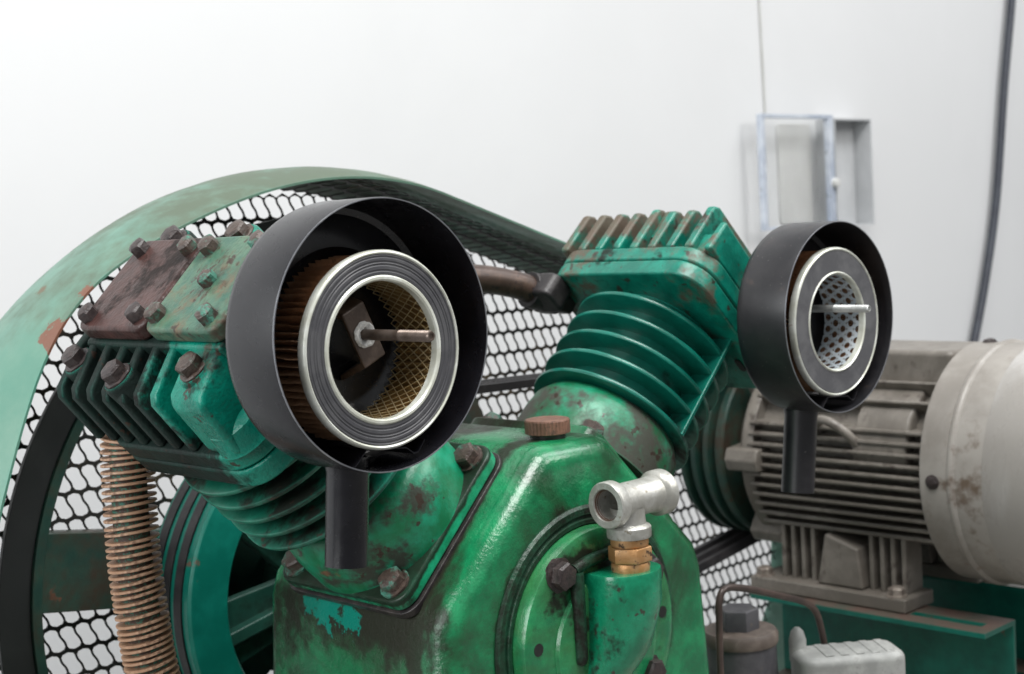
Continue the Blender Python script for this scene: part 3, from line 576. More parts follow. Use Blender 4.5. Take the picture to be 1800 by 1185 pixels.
# left head: fins folded over the shoulder, two bolted cover plates
h1 = head(F1, 'left cylinder head, black with grime at the back')
bm = bmesh.new(); box(bm, -0.078, 0.078, -0.024, 0.186, 0.4245, 0.470, F1); obj('core', bm, m_head1, h1, 0.006, 3)
for k in range(7):
    y = 0.200 - 0.0262 * k; th = 0.0055; bm = bmesh.new()
    prism(bm, [(-0.098, 0.4235), (0.098, 0.4235), (0.0925, 0.479), (0.086, 0.486), (0.045, 0.4965), (-0.06, 0.4965), (-0.088, 0.486), (-0.0935, 0.479)], y - th, y + th, lambda u, v, hh: F1(u, hh, v)); obj('fin', bm, m_head1, h1, 0.004, 3)
bm = bmesh.new(); prism(bm, [(-0.097, 0.4235), (0.097, 0.4235), (0.091, 0.479), (0.084, 0.486), (0.045, 0.496), (-0.06, 0.496), (-0.086, 0.486), (-0.092, 0.479)], -0.026, 0.0205, lambda u, v, hh: F1(u, hh, v)); obj('front_block', bm, m_head1, h1, 0.006, 4)
bm = bmesh.new(); lathe(bm, F1(0.070, -0.008, 0.4235), R1, [(0, 0), (0.030, 0), (0.026, 0.020), (0.018, 0.026), (0, 0.027)], 28); obj('corner_boss', bm, m_head1, h1)
bm = bmesh.new(); box(bm, -0.064, 0.046, -0.028, 0.184, 0.468, 0.4985, F1); obj('platform', bm, m_head1, h1, 0.004, 3)
bm = bmesh.new(); prism(bm, rrect(-0.062, 0.0425, 0.0735, 0.182, 0.012), 0.499, 0.5155, F1); o = obj('cover_plate', bm, m_plateD, h1, 0.004, 3); o['label'] = 'dark rusty cover plate'
bm = bmesh.new(); prism(bm, rrect(-0.062, 0.0425, -0.036, 0.0725, 0.014), 0.499, 0.5150, F1); o = obj('cover_plate', bm, m_plateG, h1, 0.004, 3); o['label'] = 'weathered green cover plate'
for tt, y, me in ((-0.047, 0.166, hx_plate), (0.029, 0.168, hx_plate), (0.028, 0.089, hx_plate), (-0.047, 0.087, hx_plateG), (0.028, 0.058, hx_plateG), (0.029, -0.019, hx_plateG), (-0.046, 0.054, hx_plateG), (-0.048, -0.018, hx_plateG)):
    place('bolt', me, h1, F1(tt, y, 0.5152), R1, random.random())
place('bolt', hx_plateG, h1, F1(-0.009, 0.019, 0.5152), R1, 0.3, 0.9)
for tt, y, me in ((0.062, -0.002, hx_headG), (0.074, 0.102, hx_head), (0.060, 0.188, hx_head), (-0.083, 0.072, hx_headG), (-0.081, 0.176, hx_head)):
    bm = bmesh.new(); lathe(bm, F1(tt, y, 0.43), R1, [(0, 0), (0.0165, 0), (0.0165, 0.058), (0.0145, 0.0615), (0, 0.0615)], 24); obj('bolt_boss', bm, m_head1, h1)
    place('bolt', me, h1, F1(tt, y, 0.4918), R1, random.random())

# transfer pipe between the heads
bm = bmesh.new(); tube(bm, smooth([F1(-0.10, 0.2, 0.41), (-0.12, 0.21, 0.236), (0.0, 0.212, 0.238), (0.10, 0.206, 0.234), (0.16, 0.2, 0.2235), (0.196, 0.196, 0.211)], 10), 0.0158, 20)
pp = obj('transfer_pipe', bm, m_pipe, pump)
bm = bmesh.new(); tube(bm, [(0.183, 0.198, 0.2155), (0.206, 0.195, 0.2085)], 0.0215, 16); obj('pipe_nut', bm, m_fit, pp, 0.001)
bm = bmesh.new(); lathe(bm, (0.203, 0.195, 0.209), (0.9, -0.1, -0.25), [(0, 0), (0.024, 0), (0.024, 0.016), (0.019, 0.024), (0.019, 0.040), (0, 0.040)], 6); obj('elbow_fitting', bm, m_fit, pp, 0.002)
bm = bmesh.new(); prism(bm, rrect(-0.108, -0.07, 0.160, 0.196, 0.010), 0.352, 0.383, F2); obj('port_block', bm, m_fit, pp, 0.004)
# finned cooling tube hanging from the left head
path = smooth([(-0.340, 0.196, 0.128), (-0.342, 0.2, 0.10), (-0.3435, 0.2, 0.022), (-0.341, 0.2, -0.032), (-0.333, 0.2, -0.106), (-0.318, 0.2, -0.17), (-0.29, 0.2, -0.24), (-0.24, 0.2, -0.30)], 40)
bm = bmesh.new(); tube(bm, path[::8], 0.0165, 16); ct = obj('cooling_tube', bm, m_cored, pump)
bm = bmesh.new(); lathe(bm, (0, 0, 0), (0, 0, 1), [(0.015, -0.0009), (0.0210, -0.0009), (0.0232, -0.0015), (0.0246, -0.0009), (0.0246, 0.0009), (0.0232, 0.0015), (0.0210, 0.0009), (0.015, 0.0009)], 40, True)
bmesh.ops.recalc_face_normals(bm, faces=bm.faces)
rm = bpy.data.meshes.new('fin_ring'); bm.to_mesh(rm); bm.free(); rm.materials.append(m_copper); rm.polygons.foreach_set('use_smooth', [True] * len(rm.polygons)); rm.set_sharp_from_angle(angle=math.radians(50))
acc = 0.0
for a, b in zip(path, path[1:]):
    acc += (b - a).length
    if acc > 0.0056 and a.z > -0.24:
        acc = 0; d = (b - a).normalized() + Vector((random.uniform(-.035, .035) + 0.03, random.uniform(-.03, .03) - 0.10, 0)); place('fin_ring', rm, ct, a, d)

# ------------------------------------------------------------------ pipe tee on the front cover
tx, ty = 0.013, -0.090
tee = thing('pipe_tee', 'galvanised threaded pipe tee on a brass bushing above the front cover', 'pipe fitting', (tx, ty, -0.04))
bm = bmesh.new(); lathe(bm, (tx, ty, 0), (0, 0, 1), [(0, -0.046), (0.0175, -0.046), (0.018, -0.040), (0.0186, -0.035), (0.0175, -0.032)], 40)
lathe(bm, (tx, ty, 0), (0, 0, 1), [(0.0165, -0.0315), (0.0205, -0.0315), (0.0212, -0.030), (0.0212, -0.0185), (0.0205, -0.017), (0.0165, -0.017)], 6)
lathe(bm, (tx, ty, 0), (0, 0, 1), [(0.0172, -0.0165), (0.0182, -0.0145), (0.0178, -0.0085), (0.012, -0.006), (0, -0.006)], 40); obj('brass_bushing', bm, m_brass, tee, 0.0008)
bm = bmesh.new(); zc = 0.0265
lathe(bm, (tx, ty, 0), (0, 0, 1), [(0.013, -0.0085), (0.0205, -0.0085), (0.0212, -0.0075), (0.0212, 0.0015), (0.0200, 0.0030), (0.0165, 0.0046), (0.0160, 0.012), (0.0165, 0.02)], 44)
xc = tx + 0.010
def tee_run(xa, xb):
    lathe(bm, (0, ty, zc), (1, 0, 0), [(0.0135, xa + 0.028), (0.0135, xa + 0.010), (0.0150, xa + 0.0015), (0.0155, xa), (0.0212, xa), (0.0222, xa + 0.0012), (0.0222, xa + 0.0105), (0.0212, xa + 0.0125), (0.0182, xa + 0.0150), (0.0172, xa + 0.022),
          (0.0172, xb - 0.022), (0.0182, xb - 0.0150), (0.0212, xb - 0.0125), (0.0222, xb - 0.0105), (0.0222, xb - 0.0012), (0.0212, xb), (0.0155, xb), (0.0135, xb - 0.01), (0.0135, xb - 0.028)], 48, True)
tee_run(xc - 0.041, xc + 0.041); tb = obj('tee_body', bm, m_galv, tee)
bm = bmesh.new(); pr = []
for k in range(9): x = xc - 0.0395 + k * 0.0024; pr += [(0.0151, x), (0.0138, x + 0.0012)]
lathe(bm, (0, ty, zc), (1, 0, 0), pr, 36); obj('bore_thread', bm, m_thread, tb, angle=20)

# ------------------------------------------------------------------ air filters
def cap_profile(R, Ri, y):
    return None
def air_filter(name, label, cx, cz, ez, rim, back, Rs, Re, Rh, mshroud, mrub, style, stud, tube_g):
    f = thing(name, label, 'air filter', (cx, back, cz), 'air filters on the compressor heads'); Yx = (0, -1, 0); c = (cx, 0, cz); e = (cx, 0, ez)
    # shroud: open drum with stepped back (heights are measured towards -Y)
    a, b = -rim, -back; th = 0.0014; bm = bmesh.new()
    prof = [(0.026, b - 0.004), (0.055, b - 0.004), (0.060, b - 0.002), (0.066, b + 0.003), (0.086, b + 0.003), (0.090, b + 0.001), (Rs - 0.008, b), (Rs - 0.003, b + 0.0015), (Rs - 0.0006, b + 0.005), (Rs, b + 0.010), (Rs, a - 0.001), (Rs - 0.0004, a), (Rs - th, a), (Rs - th, b + 0.012), (Rs - 0.005, b + 0.0055), (Rs - 0.010, b + 0.0035), (0.090, b + 0.0045), (0.086, b + 0.0065), (0.067, b + 0.0065), (0.060, b + 0.001), (0.055, b - 0.001), (0.026, b - 0.001)]
    lathe(bm, c, Yx, prof, 128, True); sh = obj('shroud', bm, mshroud, f)
    bm = bmesh.new(); lathe(bm, c, Yx, [(Rs - 0.0012, a - 0.0002), (Rs - 0.0002, a - 0.0002), (Rs - 0.0003, a + 0.0006), (Rs - 0.0011, a + 0.0006)], 128, True); obj('rim_edge', bm, m_rim, sh)
    bm = bmesh.new(); lathe(bm, c, Yx, [(0.0, b - 0.0015), (0.0262, b - 0.0015), (0.0262, b - 0.003), (0.0, b - 0.003)], 40); obj('back_plate', bm, mshroud, f)
    bm = bmesh.new(); ax = Vector((cx, -0.034 if cx < 0 else -0.03, cz)); lathe(bm, c, Yx, [(0.031, b - 0.0042), (0.031, b - 0.045), (0.038, b - 0.050), (0.038, 0.012), (0.0, 0.012)], 40); obj('inlet_neck', bm, m_fit, f, 0.001)
    # pleated paper element
    y0, y1 = -(rim + 0.003 + (0.0 if style == 1 else 0.001)), b + 0.0068; n = 72 if style == 1 else 110; bm = bmesh.new()
    ro, ri = Re - 0.0035, Rh + 0.0035; rows = []
    for h in (y1, y1 + (y0 - 0.006 - y1) * 0.33, y1 + (y0 - 0.006 - y1) * 0.66, y0 - 0.006):
        row = []
        for k in range(2 * n):
            ang = PI * k / n + random.uniform(-.012, .012) * (1 if style == 1 else 0.4); r = (ro if k % 2 == 0 else ro - 0.013) + random.uniform(-.0007, .0004); hh = h + (random.uniform(-.0005, .0005))
            row.append(bm.verts.new((cx + r * math.cos(ang), -hh, ez + r * math.sin(ang))))
        rows.append(row)
    for A, B in zip(rows, rows[1:]):
        for k in range(2 * n): bm.faces.new((A[k], A[(k + 1) % (2 * n)], B[(k + 1) % (2 * n)], B[k]))
    obj('pleated_paper', bm, m_paper, f, angle=20)
    bm = bmesh.new(); rows = []
    for h in (y1, y0 - 0.004):
        rows.append([bm.verts.new((cx + (ri + (0.0 if k % 2 else 0.006)) * math.cos(PI * k / n), -h, ez + (ri + (0.0 if k % 2 else 0.006)) * math.sin(PI * k / n))) for k in range(2 * n)])
    for k in range(2 * n): bm.faces.new((rows[0][k], rows[0][(k + 1) % (2 * n)], rows[1][(k + 1) % (2 * n)], rows[1][k]))
    obj('inner_pleats', bm, m_paperI if style == 1 else m_paper, f, angle=20)
    # end cap: zinc outer rim, rubber ring with grooves, zinc inner lip
    bm = bmesh.new(); lathe(bm, e, Yx, [(Re - 0.006, y0 - 0.0075), (Re - 0.0004, y0 - 0.0075), (Re, y0 - 0.006), (Re, y0 - 0.0016), (Re - 0.0010, y0), (Re - 0.0020, y0 + 0.0005), (Re - 0.0030, y0 - 0.0002), (Re - 0.0034, y0 - 0.002), (Re - 0.006, y0 - 0.0045)], 128, True)
    ec = obj('end_cap', bm, m_zinc, f)
    bm = bmesh.new(); q0, q1 = Rh + 0.0044 if style == 1 else Rh + 0.003, Re - 0.0032; pr = [(q0, y0 - 0.006), (q0, y0 - 0.0004)]; m = 4 if style == 1 else 0
    for k in range(m):
        q = q0 + (q1 - q0) * (0.2, 0.48, 0.62, 0.86)[k]; pr += [(q - 0.0010, y0 - 0.0002), (q - 0.0004, y0 - 0.0007), (q + 0.0004, y0 - 0.0007), (q + 0.0010, y0 - 0.0002)]
    pr += [(q1 - 0.0008, y0 - 0.0003), (q1, y0 - 0.0012), (q1, y0 - 0.006)]
    lathe(bm, e, Yx, pr, 128, True); obj('rubber_ring', bm, mrub, ec)
    bm = bmesh.new(); wl = 0.0042 if style == 1 else 0.0028
    lathe(bm, e, Yx, [(Rh, y0 - 0.007), (Rh, y0 - 0.0008), (Rh + 0.0012, y0 + 0.0006), (Rh + wl - 0.0012, y0 + 0.0006), (Rh + wl, y0 - 0.0006), (Rh + wl, y0 - 0.004), (Rh + 0.0012, y0 - 0.007)], 96, True); obj('inner_lip', bm, m_zinc, ec)
    # inner cage
    rc = Rh + 0.0016; hh0, hh1 = y1 + 0.001, y0 - 0.004
    if style == 1:
        bm = bmesh.new(); nw = 44; tw = 0.60; sg = 12
        for s_ in (-1, 1):
            for k in range(nw):
                pts = []
                for q in range(sg + 1):
                    ang = 2 * PI * k / nw + s_ * tw * q / sg; h = hh0 + (hh1 - hh0) * q / sg; rr_ = rc + 0.0003 * s_
                    pts.append((cx + rr_ * math.cos(ang), -h, ez + rr_ * math.sin(ang)))
                tube(bm, pts, 0.00050, 4, False)
        obj('wire_mesh', bm, m_wire, f)
    else:
        bm = bmesh.new(); nc = 26; pw = 2 * PI / nc; nr = 5; ph = (hh1 - hh0) / nr; hw = 2 * PI * rc / nc / 2; N = 20; rg, hl = [], []
        for k in range(N):
            a_ = 2 * PI * k / N; ca, sa = math.cos(a_), math.sin(a_); mx = max(abs(ca), abs(sa)); rg.append((ca / mx * pw / 2, sa / mx * ph / 2)); hl.append((ca * 0.0036 / rc, sa * 0.0036))
        cells = [(i * pw + (j % 2) * pw / 2, hh0 + (j + 0.5) * ph) for j in range(nr) for i in range(nc)]
        hole_cells(bm, cells, rg, hl, lambda u, v, h: Vector((cx + (rc + h) * math.cos(u), -v, ez + (rc + h) * math.sin(u))), 0.0008); obj('perforated_liner', bm, m_zinc2, f, recalc=False)
    # stud with thread
    s0, s1, sr, ms = stud; bm = bmesh.new(); pr = [(0, s0), (sr, s0), (sr, s0 + (s1 - s0) * 0.55)]; h = s0 + (s1 - s0) * 0.55; sx = cx; sz = cz if style == 1 else ez + 0.014
    while h < s1 - 0.002: pr += [(sr * 1.02, h + 0.0005), (sr * 0.90, h + 0.0010)]; h += 0.0014
    pr += [(sr * 0.8, s1), (sr * 0.55, s1), (sr * 0.5, s1 - 0.0008), (0, s1 - 0.0008)]
    lathe(bm, (sx, 0, sz), Yx, pr, 24); obj('stud', bm, ms, f, angle=24)
    # bracket holding the stud
    g = lambda u, v, h: Vector((sx, 0, sz)) + Vector((math.cos(0.42), 0, math.sin(0.42))) * u + Vector((-math.sin(0.42), 0, math.cos(0.42))) * v + Vector((0, -h, 0))
    top = s0 + 0.0005; bm = bmesh.new(); prism(bm, [(-0.036, b), (-0.031, b), (-0.018, top - 0.004), (0.018, top - 0.004), (0.031, b), (0.036, b), (0.023, top), (-0.023, top)], -0.0115, 0.0115, lambda u, h, v: g(v, u, h)) if style == 1 else box(bm, -0.010, 0.010, -0.03, 0.03, b, b + 0.004, g)
    obj('stud_bracket', bm, m_bracket, f, 0.0015)
    if style == 1:
        bm = bmesh.new(); lathe(bm, (sx, 0, sz), Yx, [(0.0042, top - 0.001), (0.0098, top - 0.001), (0.0102, top + 0.0008), (0.0085, top + 0.0022), (0.006, top + 0.0018), (0.0042, top + 0.0004)], 28, True)
        for v in bm.verts: v.co += Vector((random.uniform(-1, 1), random.uniform(-1, 1), random.uniform(-1, 1))) * 0.00045
        obj('caulk_ring', bm, m_caulk, f)
    # drain tube below and the bent tab over its mouth
    p0, p1, rt_ = tube_g; p0, p1 = Vector(p0), Vector(p1); bm = bmesh.new(); ax = (p1 - p0).normalized(); Lt = (p1 - p0).length
    lathe(bm, p0, ax, [(rt_ - 0.0015, -0.004), (rt_ + 0.001, -0.004), (rt_ + 0.001, 0.004), (rt_, 0.008), (rt_, Lt), (rt_ - 0.0015, Lt), (rt_ - 0.0015, 0.0)], 40, True); obj('drain_tube', bm, mshroud, f)
    bm = bmesh.new(); w2 = 0.034; zb = cz - math.sqrt((Rs - th) ** 2 - w2 ** 2)
    tp = [(-w2, zb + 0.000), (-w2 * 0.86, zb + 0.004), (-w2 * 0.62, zb + 0.012), (w2 * 0.5, zb + 0.0085), (w2 * 0.72, zb + 0.003), (w2 * 0.85, zb + 0.0035), (w2 * 1.05, zb + 0.012)]
    lo = [bm.verts.new((cx + x, rim + 0.006, z)) for x, z in tp]; hi = [bm.verts.new((cx + x, back - 0.012, z)) for x, z in tp]
    lo2 = [bm.verts.new((cx + x, rim + 0.006, z - 0.001)) for x, z in tp]; hi2 = [bm.verts.new((cx + x, back - 0.012, z - 0.001)) for x, z in tp]
    for i in range(len(tp) - 1):
        bm.faces.new((lo[i], lo[i + 1], hi[i + 1], hi[i])); bm.faces.new((lo2[i], hi2[i], hi2[i + 1], lo2[i + 1])); bm.faces.new((lo[i], lo2[i], lo2[i + 1], lo[i + 1])); bm.faces.new((hi[i], hi[i + 1], hi2[i + 1], hi2[i]))
    obj('drain_tab', bm, mshroud, f)
    return f
air_filter('air_filter', 'large black air filter with gold wire mesh inside, at the left cylinder', -0.325, 0.215, 0.204, -0.162, -0.098, 0.1022, 0.0745, 0.0515, m_black, m_rubber, 1, (0.135, 0.212, 0.0042, m_stud), ((-0.332, -0.114, 0.118), (-0.3395, -0.114, 0.0385), 0.0166))
air_filter('air_filter', 'scratched black air filter with perforated metal liner, at the right cylinder', 0.325, 0.174, 0.169, -0.128, -0.064, 0.1022, 0.0796, 0.0510, m_black2, m_rubber2, 2, (0.068, 0.163, 0.0040, m_stud2), ((0.316, -0.079, 0.075), (0.303, -0.079, -0.0155), 0.0178))

# ------------------------------------------------------------------ electric motor
mx, mz = 0.849, -0.068; AX = (mx, 0, mz)
motor = thing('electric_motor', 'grimy grey finned electric motor with round pale fan cover', 'motor', MB)
bm = bmesh.new(); lathe(bm, AX, (0, 1, 0), [(0, -0.002), (0.126, -0.002), (0.126, 0.30), (0, 0.30)], 64); body = obj('body', bm, m_motor, motor)
for k in range(11):
    z = -0.015 - 0.0148 * k
    for sgn in (-1, 1):
        xt = math.sqrt(max(0.150 ** 2 - (z - mz) ** 2, 0)); xi = math.sqrt(max(0.108 ** 2 - (z - mz) ** 2, 0.03 ** 2)); bm = bmesh.new()
        prism(bm, [(xi, -0.0036), (xt - 0.001, -0.0027), (xt, 0), (xt - 0.001, 0.0027), (xi, 0.0036)], 0.004, 0.286, lambda u, v, h: Vector((mx + sgn * u, h, z + v))); obj('fin', bm, m_motor, body)
for k in range(9):           # low fins over the top
    a = math.radians(38 + 13 * k); d = Vector((math.cos(a), 0, math.sin(a))); nn = Vector((-d.z, 0, d.x)); bm = bmesh.new()
    prism(bm, [(0.108, -0.0028), (0.149, -0.002), (0.150, 0), (0.149, 0.002), (0.108, 0.0028)], 0.004, 0.286, lambda u, v, h: Vector((mx, h, mz)) + d * u + nn * v); obj('fin', bm, m_motor, body)
bm = bmesh.new(); prism(bm, [(-0.138, 0.004), (-0.144, 0.030), (-0.126, 0.072), (-0.09, 0.104), (-0.06, 0.110), (-0.05, 0.02)], 0.03, 0.115, lambda u, v, h: Vector((mx + u, h, mz + v))); obj('side_pad', bm, m_motor, motor, 0.006, 3)
bm = bmesh.new(); tube(bm, smooth([(mx - 0.118, 0.175, mz + 0.048), (mx - 0.148, 0.165, mz + 0.064), (mx - 0.158, 0.140, mz + 0.066), (mx - 0.152, 0.118, mz + 0.052), (mx - 0.136, 0.105, mz + 0.030)], 8), 0.0065, 10); obj('lifting_lug', bm, m_motor, motor)
bm = bmesh.new(); box(bm, mx - 0.07, mx + 0.07, 0.0, 0.24, mz + 0.10, mz + 0.157); obj('terminal_box', bm, m_motor, motor, 0.008, 3)
bm = bmesh.new(); lathe(bm, AX, (0, 1, 0), [(0, 0.280), (0.145, 0.280), (0.147, 0.284), (0.147, 0.297), (0.142, 0.303), (0.118, 0.322), (0.06, 0.330), (0, 0.330)], 64); bell = obj('end_bell', bm, m_motor, motor)
for a in (180, 232, 128, 0):
    d = Vector((math.cos(math.radians(a)), 0, math.sin(math.radians(a)))); nn = Vector((-d.z, 0, d.x)); bm = bmesh.new()
    prism(bm, [(0.12, -0.020), (0.158, -0.016), (0.164, 0), (0.158, 0.016), (0.12, 0.020)], 0.262, 0.318, lambda u, v, h: Vector((mx, h, mz)) + d * u + nn * v); obj('ear', bm, m_motor, bell, 0.003, 3)
bm = bmesh.new(); lathe(bm, AX, (0, -1, 0), [(0.10, -0.0), (0.1615, -0.0), (0.1635, 0.002), (0.1635, 0.040), (0.1665, 0.043), (0.1675, 0.046), (0.1665, 0.049), (0.1635, 0.052), (0.1635, 0.094), (0.10, 0.094)], 96, True); fan = obj('fan_cover', bm, m_mfan, motor)
bm = bmesh.new(); lathe(bm, AX, (0, -1, 0), [(0.12, 0.090), (0.1645, 0.090), (0.1650, 0.097), (0.1645, 0.16), (0.160, 0.19), (0.148, 0.215), (0.12, 0.228), (0.0, 0.232)], 96); obj('end_cover', bm, m_mend, motor)
fb = hex_mesh('motor_bolt', m_boltS, 0.012, 0.012)
cs = hex_mesh('cover_screw', m_boltD, 0.008, 0.004)
place('screw', cs, fan, (mx - 0.1632, -0.020, mz - 0.004), (-1, 0, 0)); place('screw', cs, fan, (mx, -0.020, mz + 0.1632), (0, 0, 1))
for sgn in (-1, 1):
    bm = bmesh.new(); x0, x1 = sorted((mx + sgn * 0.062, mx + sgn * 0.137)); box(bm, x0, x1, 0.042, 0.30, -0.263, -0.243); ft = obj('foot', bm, m_motor, motor, 0.003)
    for y in (0.255, 0.238, 0.221, 0.204, 0.108, 0.091, 0.074, 0.057):
        bm = bmesh.new(); x0, x1 = sorted((mx + sgn * 0.07, mx + sgn * 0.113)); box(bm, x0, x1, y - 0.0035, y + 0.0035, -0.2435, -0.165); obj('foot_rib', bm, m_motor, ft, 0.0015)
    bm = bmesh.new(); prism(bm, [(0.190, -0.2425), (0.115, -0.2425), (0.122, -0.185), (0.175, -0.168)], mx + sgn * 0.06, mx + sgn * 0.126, lambda u, v, h: Vector((h, u, v))); obj('gusset', bm, m_motor, ft, 0.004, 3)
    for y in (0.283, 0.0635): place('bolt', fb, ft, (mx + sgn * 0.122, y, -0.2430), (0, 0, 1), random.random())
bm = bmesh.new(); pr = [(0.03, 0.335), (0.10, 0.335), (0.115, 0.338), (0.138, 0.338), (0.141, 0.341)]
for y in ys: pr += [(0.141, y), (0.119, y + 0.004), (0.119, y + 0.010), (0.141, y + 0.0145)]
pr += [(0.141, 0.421), (0.03, 0.421)]
lathe(bm, AX, (0, 1, 0), pr, 72, True); obj('pulley', bm, m_strap, motor, 0.0008, 1)
bm = bmesh.new(); lathe(bm, AX, (0, 1, 0), [(0, 0.32), (0.0295, 0.32), (0.0295, 0.424), (0, 0.424)], 32); obj('shaft', bm, m_boltS, motor)

# ------------------------------------------------------------------ slide rails under the motor
def rail(name, x0, x1, label, y0=-0.085, y1=0.284):
    r = thing(name, label, 'rail', ((x0 + x1) / 2, 0.1, -0.40), 'slide rails under the motor')
    bm = bmesh.new(); t_ = 0.006
    s0, s1, sy = x0 + 0.028, x0 + 0.044, (y0 + 0.02, y0 + 0.125)
    for a, b, c, d in ((x0, s0, y0, y1), (s1, x1, y0, y1), (s0, s1, y0, sy[0]), (s0, s1, sy[1], y1)): box(bm, a, b, c, d, -0.264 - t_, -0.2635)
    bmesh.ops.remove_doubles(bm, verts=bm.verts, dist=1e-5); obj('top_flange', bm, m_rail, r)
    bm = bmesh.new(); box(bm, x1 - t_, x1, y0, y1, -0.394, -0.2702); obj('web', bm, m_rail, r, 0.0008)
    bm = bmesh.new(); box(bm, x0 + 0.02, x1, y0, y1, -0.3995, -0.3945); obj('bottom_flange', bm, m_rail, r, 0.0008)
    return r
ra = rail('slide_rail', 0.690, 0.772, 'green slotted slide rail under the near foot of the motor'); rail('slide_rail', 0.926, 1.008, 'green slide rail under the far foot of the motor')
bb = hex_mesh('base_bolt', m_boltS, 0.015, 0.024)
tag(place('anchor_bolt', bb, None, (0.735, -0.060, -0.3925), (0, 0, 1), 0.3), 'rusty hex bolt standing by the end of the near slide rail', 'bolt')

# ------------------------------------------------------------------ check valve, copper tube, switch box
vx, vy = 0.345, 0.04
valve = thing('check_valve', 'dark grey barrel shaped valve with hex plug in front of the motor', 'valve', (vx, vy, -0.40))
bm = bmesh.new(); lathe(bm, (vx, vy, 0), (0, 0, 1), [(0, -0.399), (0.030, -0.399), (0.032, -0.33), (0.040, -0.29), (0.0425, -0.25), (0.0415, -0.212), (0, -0.212)], 48); obj('barrel', bm, m_valve, valve)
bm = bmesh.new(); lathe(bm, (vx, vy, 0), (0, 0, 1), [(0, -0.2115), (0.0435, -0.2115), (0.0445, -0.209), (0.0445, -0.200), (0.042, -0.196), (0.025, -0.194), (0, -0.194)], 48); obj('collar', bm, m_valvecap, valve)
bm = bmesh.new(); lathe(bm, (vx - 0.002, vy, 0), (0, 0, 1), [(0, -0.196), (0.0245, -0.196), (0.0245, -0.172), (0.023, -0.170), (0, -0.170)], 6); obj('hex_plug', bm, m_valve, valve, 0.001)
CTP = [(0.230, -0.02, -0.40), (0.230, -0.02, -0.30), (0.2295, -0.02, -0.20), (0.2315, -0.02, -0.150), (0.2335, -0.02, -0.128), (0.246, -0.02, -0.118), (0.285, -0.02, -0.127), (0.345, -0.02, -0.148), (0.388, -0.02, -0.164), (0.412, -0.02, -0.180), (0.424, -0.02, -0.208), (0.433, -0.02, -0.255), (0.437, -0.02, -0.32), (0.437, -0.02, -0.40)]
ctube = thing('copper_tube', 'thin bent brown copper tube with brass nut beside the dark valve', 'pipe', (0.23, -0.02, -0.40))
bm = bmesh.new(); tube(bm, smooth(CTP, 7), 0.0040, 12); obj('tube', bm, m_ctube, ctube)
bm = bmesh.new(); lathe(bm, (0.2298, -0.02, 0), (0, 0, 1), [(0.004, -0.236), (0.0095, -0.236), (0.010, -0.234), (0.010, -0.218), (0.0085, -0.215), (0.004, -0.215)], 6); obj('brass_nut', bm, m_brass, ctube)
bm = bmesh.new(); lathe(bm, (0.2298, -0.02, 0), (0, 0, 1), [(0.004, -0.29), (0.014, -0.29), (0.0145, -0.262), (0.0125, -0.242), (0.004, -0.2365)], 20); obj('union', bm, m_galv, ctube)
ang = math.radians(-38); gx, gy = 0.415, -0.060; gu, gv = Vector((math.cos(ang), math.sin(ang), 0)), Vector((-math.sin(ang), math.cos(ang), 0))
G = lambda u, v, h: Vector((gx, gy, 0)) + gu * u + gv * v + Vector((0, 0, h))
sw = thing('switch_box', 'pale grey cast switch cover with rounded corners at the lower edge', 'switch box', (gx, gy, -0.40))
bm = bmesh.new(); prism(bm, rrect(-0.062, 0.062, -0.032, 0.032, 0.016), -0.3995, -0.2195, G); obj('cover', bm, m_greybox, sw, 0.010, 4)
for k in range(5):
    bm = bmesh.new(); u = -0.028 + 0.018 * k; box(bm, u - 0.005, u + 0.005, -0.024, 0.024, -0.2205, -0.2185, G); obj('top_rib', bm, m_greybox, sw, 0.0015)
bm = bmesh.new(); lathe(bm, G(-0.052, 0.022, 0), (0, 0, 1), [(0, -0.235), (0.010, -0.235), (0.010, -0.21), (0.007, -0.200), (0.003, -0.196), (0, -0.196)], 20); obj('knob', bm, m_greybox, sw)

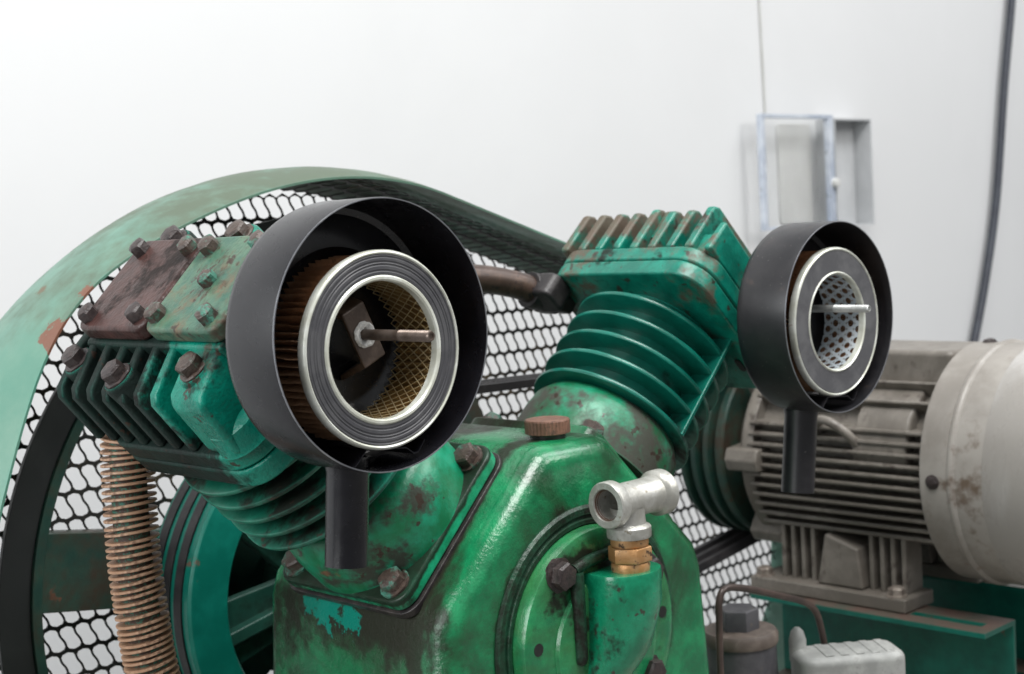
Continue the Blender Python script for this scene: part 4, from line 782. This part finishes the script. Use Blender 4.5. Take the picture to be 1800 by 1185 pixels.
# ------------------------------------------------------------------ things on the wall
wb = thing('wall_box', 'shallow grey box on the white wall with its clear framed lid swung open', 'wall box', (1.95, 0.95, 0.245))
x0, x1, z0, z1, yf, yb = 1.893, 2.048, 0.243, 0.492, 0.900, 0.9495
bm = bmesh.new(); box(bm, x0, x1, yb - 0.004, yb, z0, z1); obj('back_panel', bm, m_boxg, wb)
for a in ((x0, x0 + 0.004, z0, z1), (x1 - 0.004, x1, z0, z1), (x0 + 0.0045, x1 - 0.0045, z1 - 0.004, z1), (x0 + 0.0045, x1 - 0.0045, z0, z0 + 0.004)):
    bm = bmesh.new(); box(bm, a[0], a[1], yf, yb - 0.0045, a[2], a[3]); obj('side_panel', bm, m_boxg, wb)
lx0, lx1, ly, lz0, lz1 = 1.612, 1.886, 0.912, 0.247, 0.499
bm = bmesh.new(); box(bm, lx0 + 0.004, lx1 - 0.004, ly, ly + 0.003, lz0 + 0.004, lz1 - 0.004); lid = obj('lid_pane', bm, m_pane, wb)
for a in ((lx0, lx0 + 0.012, lz0, lz1), (lx1 - 0.020, lx1, lz0, lz1), (lx0 + 0.0125, lx1 - 0.0205, lz1 - 0.009, lz1), (lx0 + 0.0125, lx1 - 0.0205, lz0, lz0 + 0.007)):
    bm = bmesh.new(); box(bm, a[0], a[1], ly - 0.014, ly - 0.0005, a[2], a[3]); obj('lid_frame', bm, m_boxf, wb, 0.001)
bm = bmesh.new(); prism(bm, rrect(1.735, 1.862, 0.258, 0.482, 0.012), 0.9455, 0.9495, lambda u, v, h: Vector((u, h, v))); obj('wall_pad', bm, m_boxw, wb)
bm = bmesh.new(); lathe(bm, (lx1 - 0.004, ly - 0.014, 0.345), (0, -1, 0), [(0, 0), (0.012, 0), (0.010, 0.010), (0, 0.013)], 16); obj('latch', bm, m_boxw, wb)
bm = bmesh.new(); box(bm, lx1 + 0.0005, x0 - 0.0005, 0.904, 0.916, 0.27, 0.47); obj('hinge', bm, m_boxw, wb, 0.001)
bm = bmesh.new(); tube(bm, smooth([(2.87, 0.93, 1.25), (2.85, 0.93, 1.0), (2.819, 0.93, 0.823), (2.763, 0.93, 0.592), (2.70, 0.93, 0.287), (2.63, 0.93, 0.08), (2.558, 0.93, -0.083), (2.45, 0.93, -0.30), (2.40, 0.93, -0.60)], 8), 0.0105, 12)
tag(obj('cable', bm, m_cable), 'thick blue black cable curving down the wall at right', 'cable')
bm = bmesh.new(); tube(bm, [(1.683, 0.947, 1.2), (1.690, 0.947, 0.752), (1.696, 0.947, 0.498)], 0.0022, 8)
tag(obj('wire', bm, m_wirew), 'thin grey wire running up the wall from the pale box', 'wire')

scene.render.engine = 'CYCLES'; scene.cycles.samples = 128; scene.cycles.use_denoising = True; scene.cycles.max_bounces = 6
scene.render.resolution_x, scene.render.resolution_y = 1024, 674
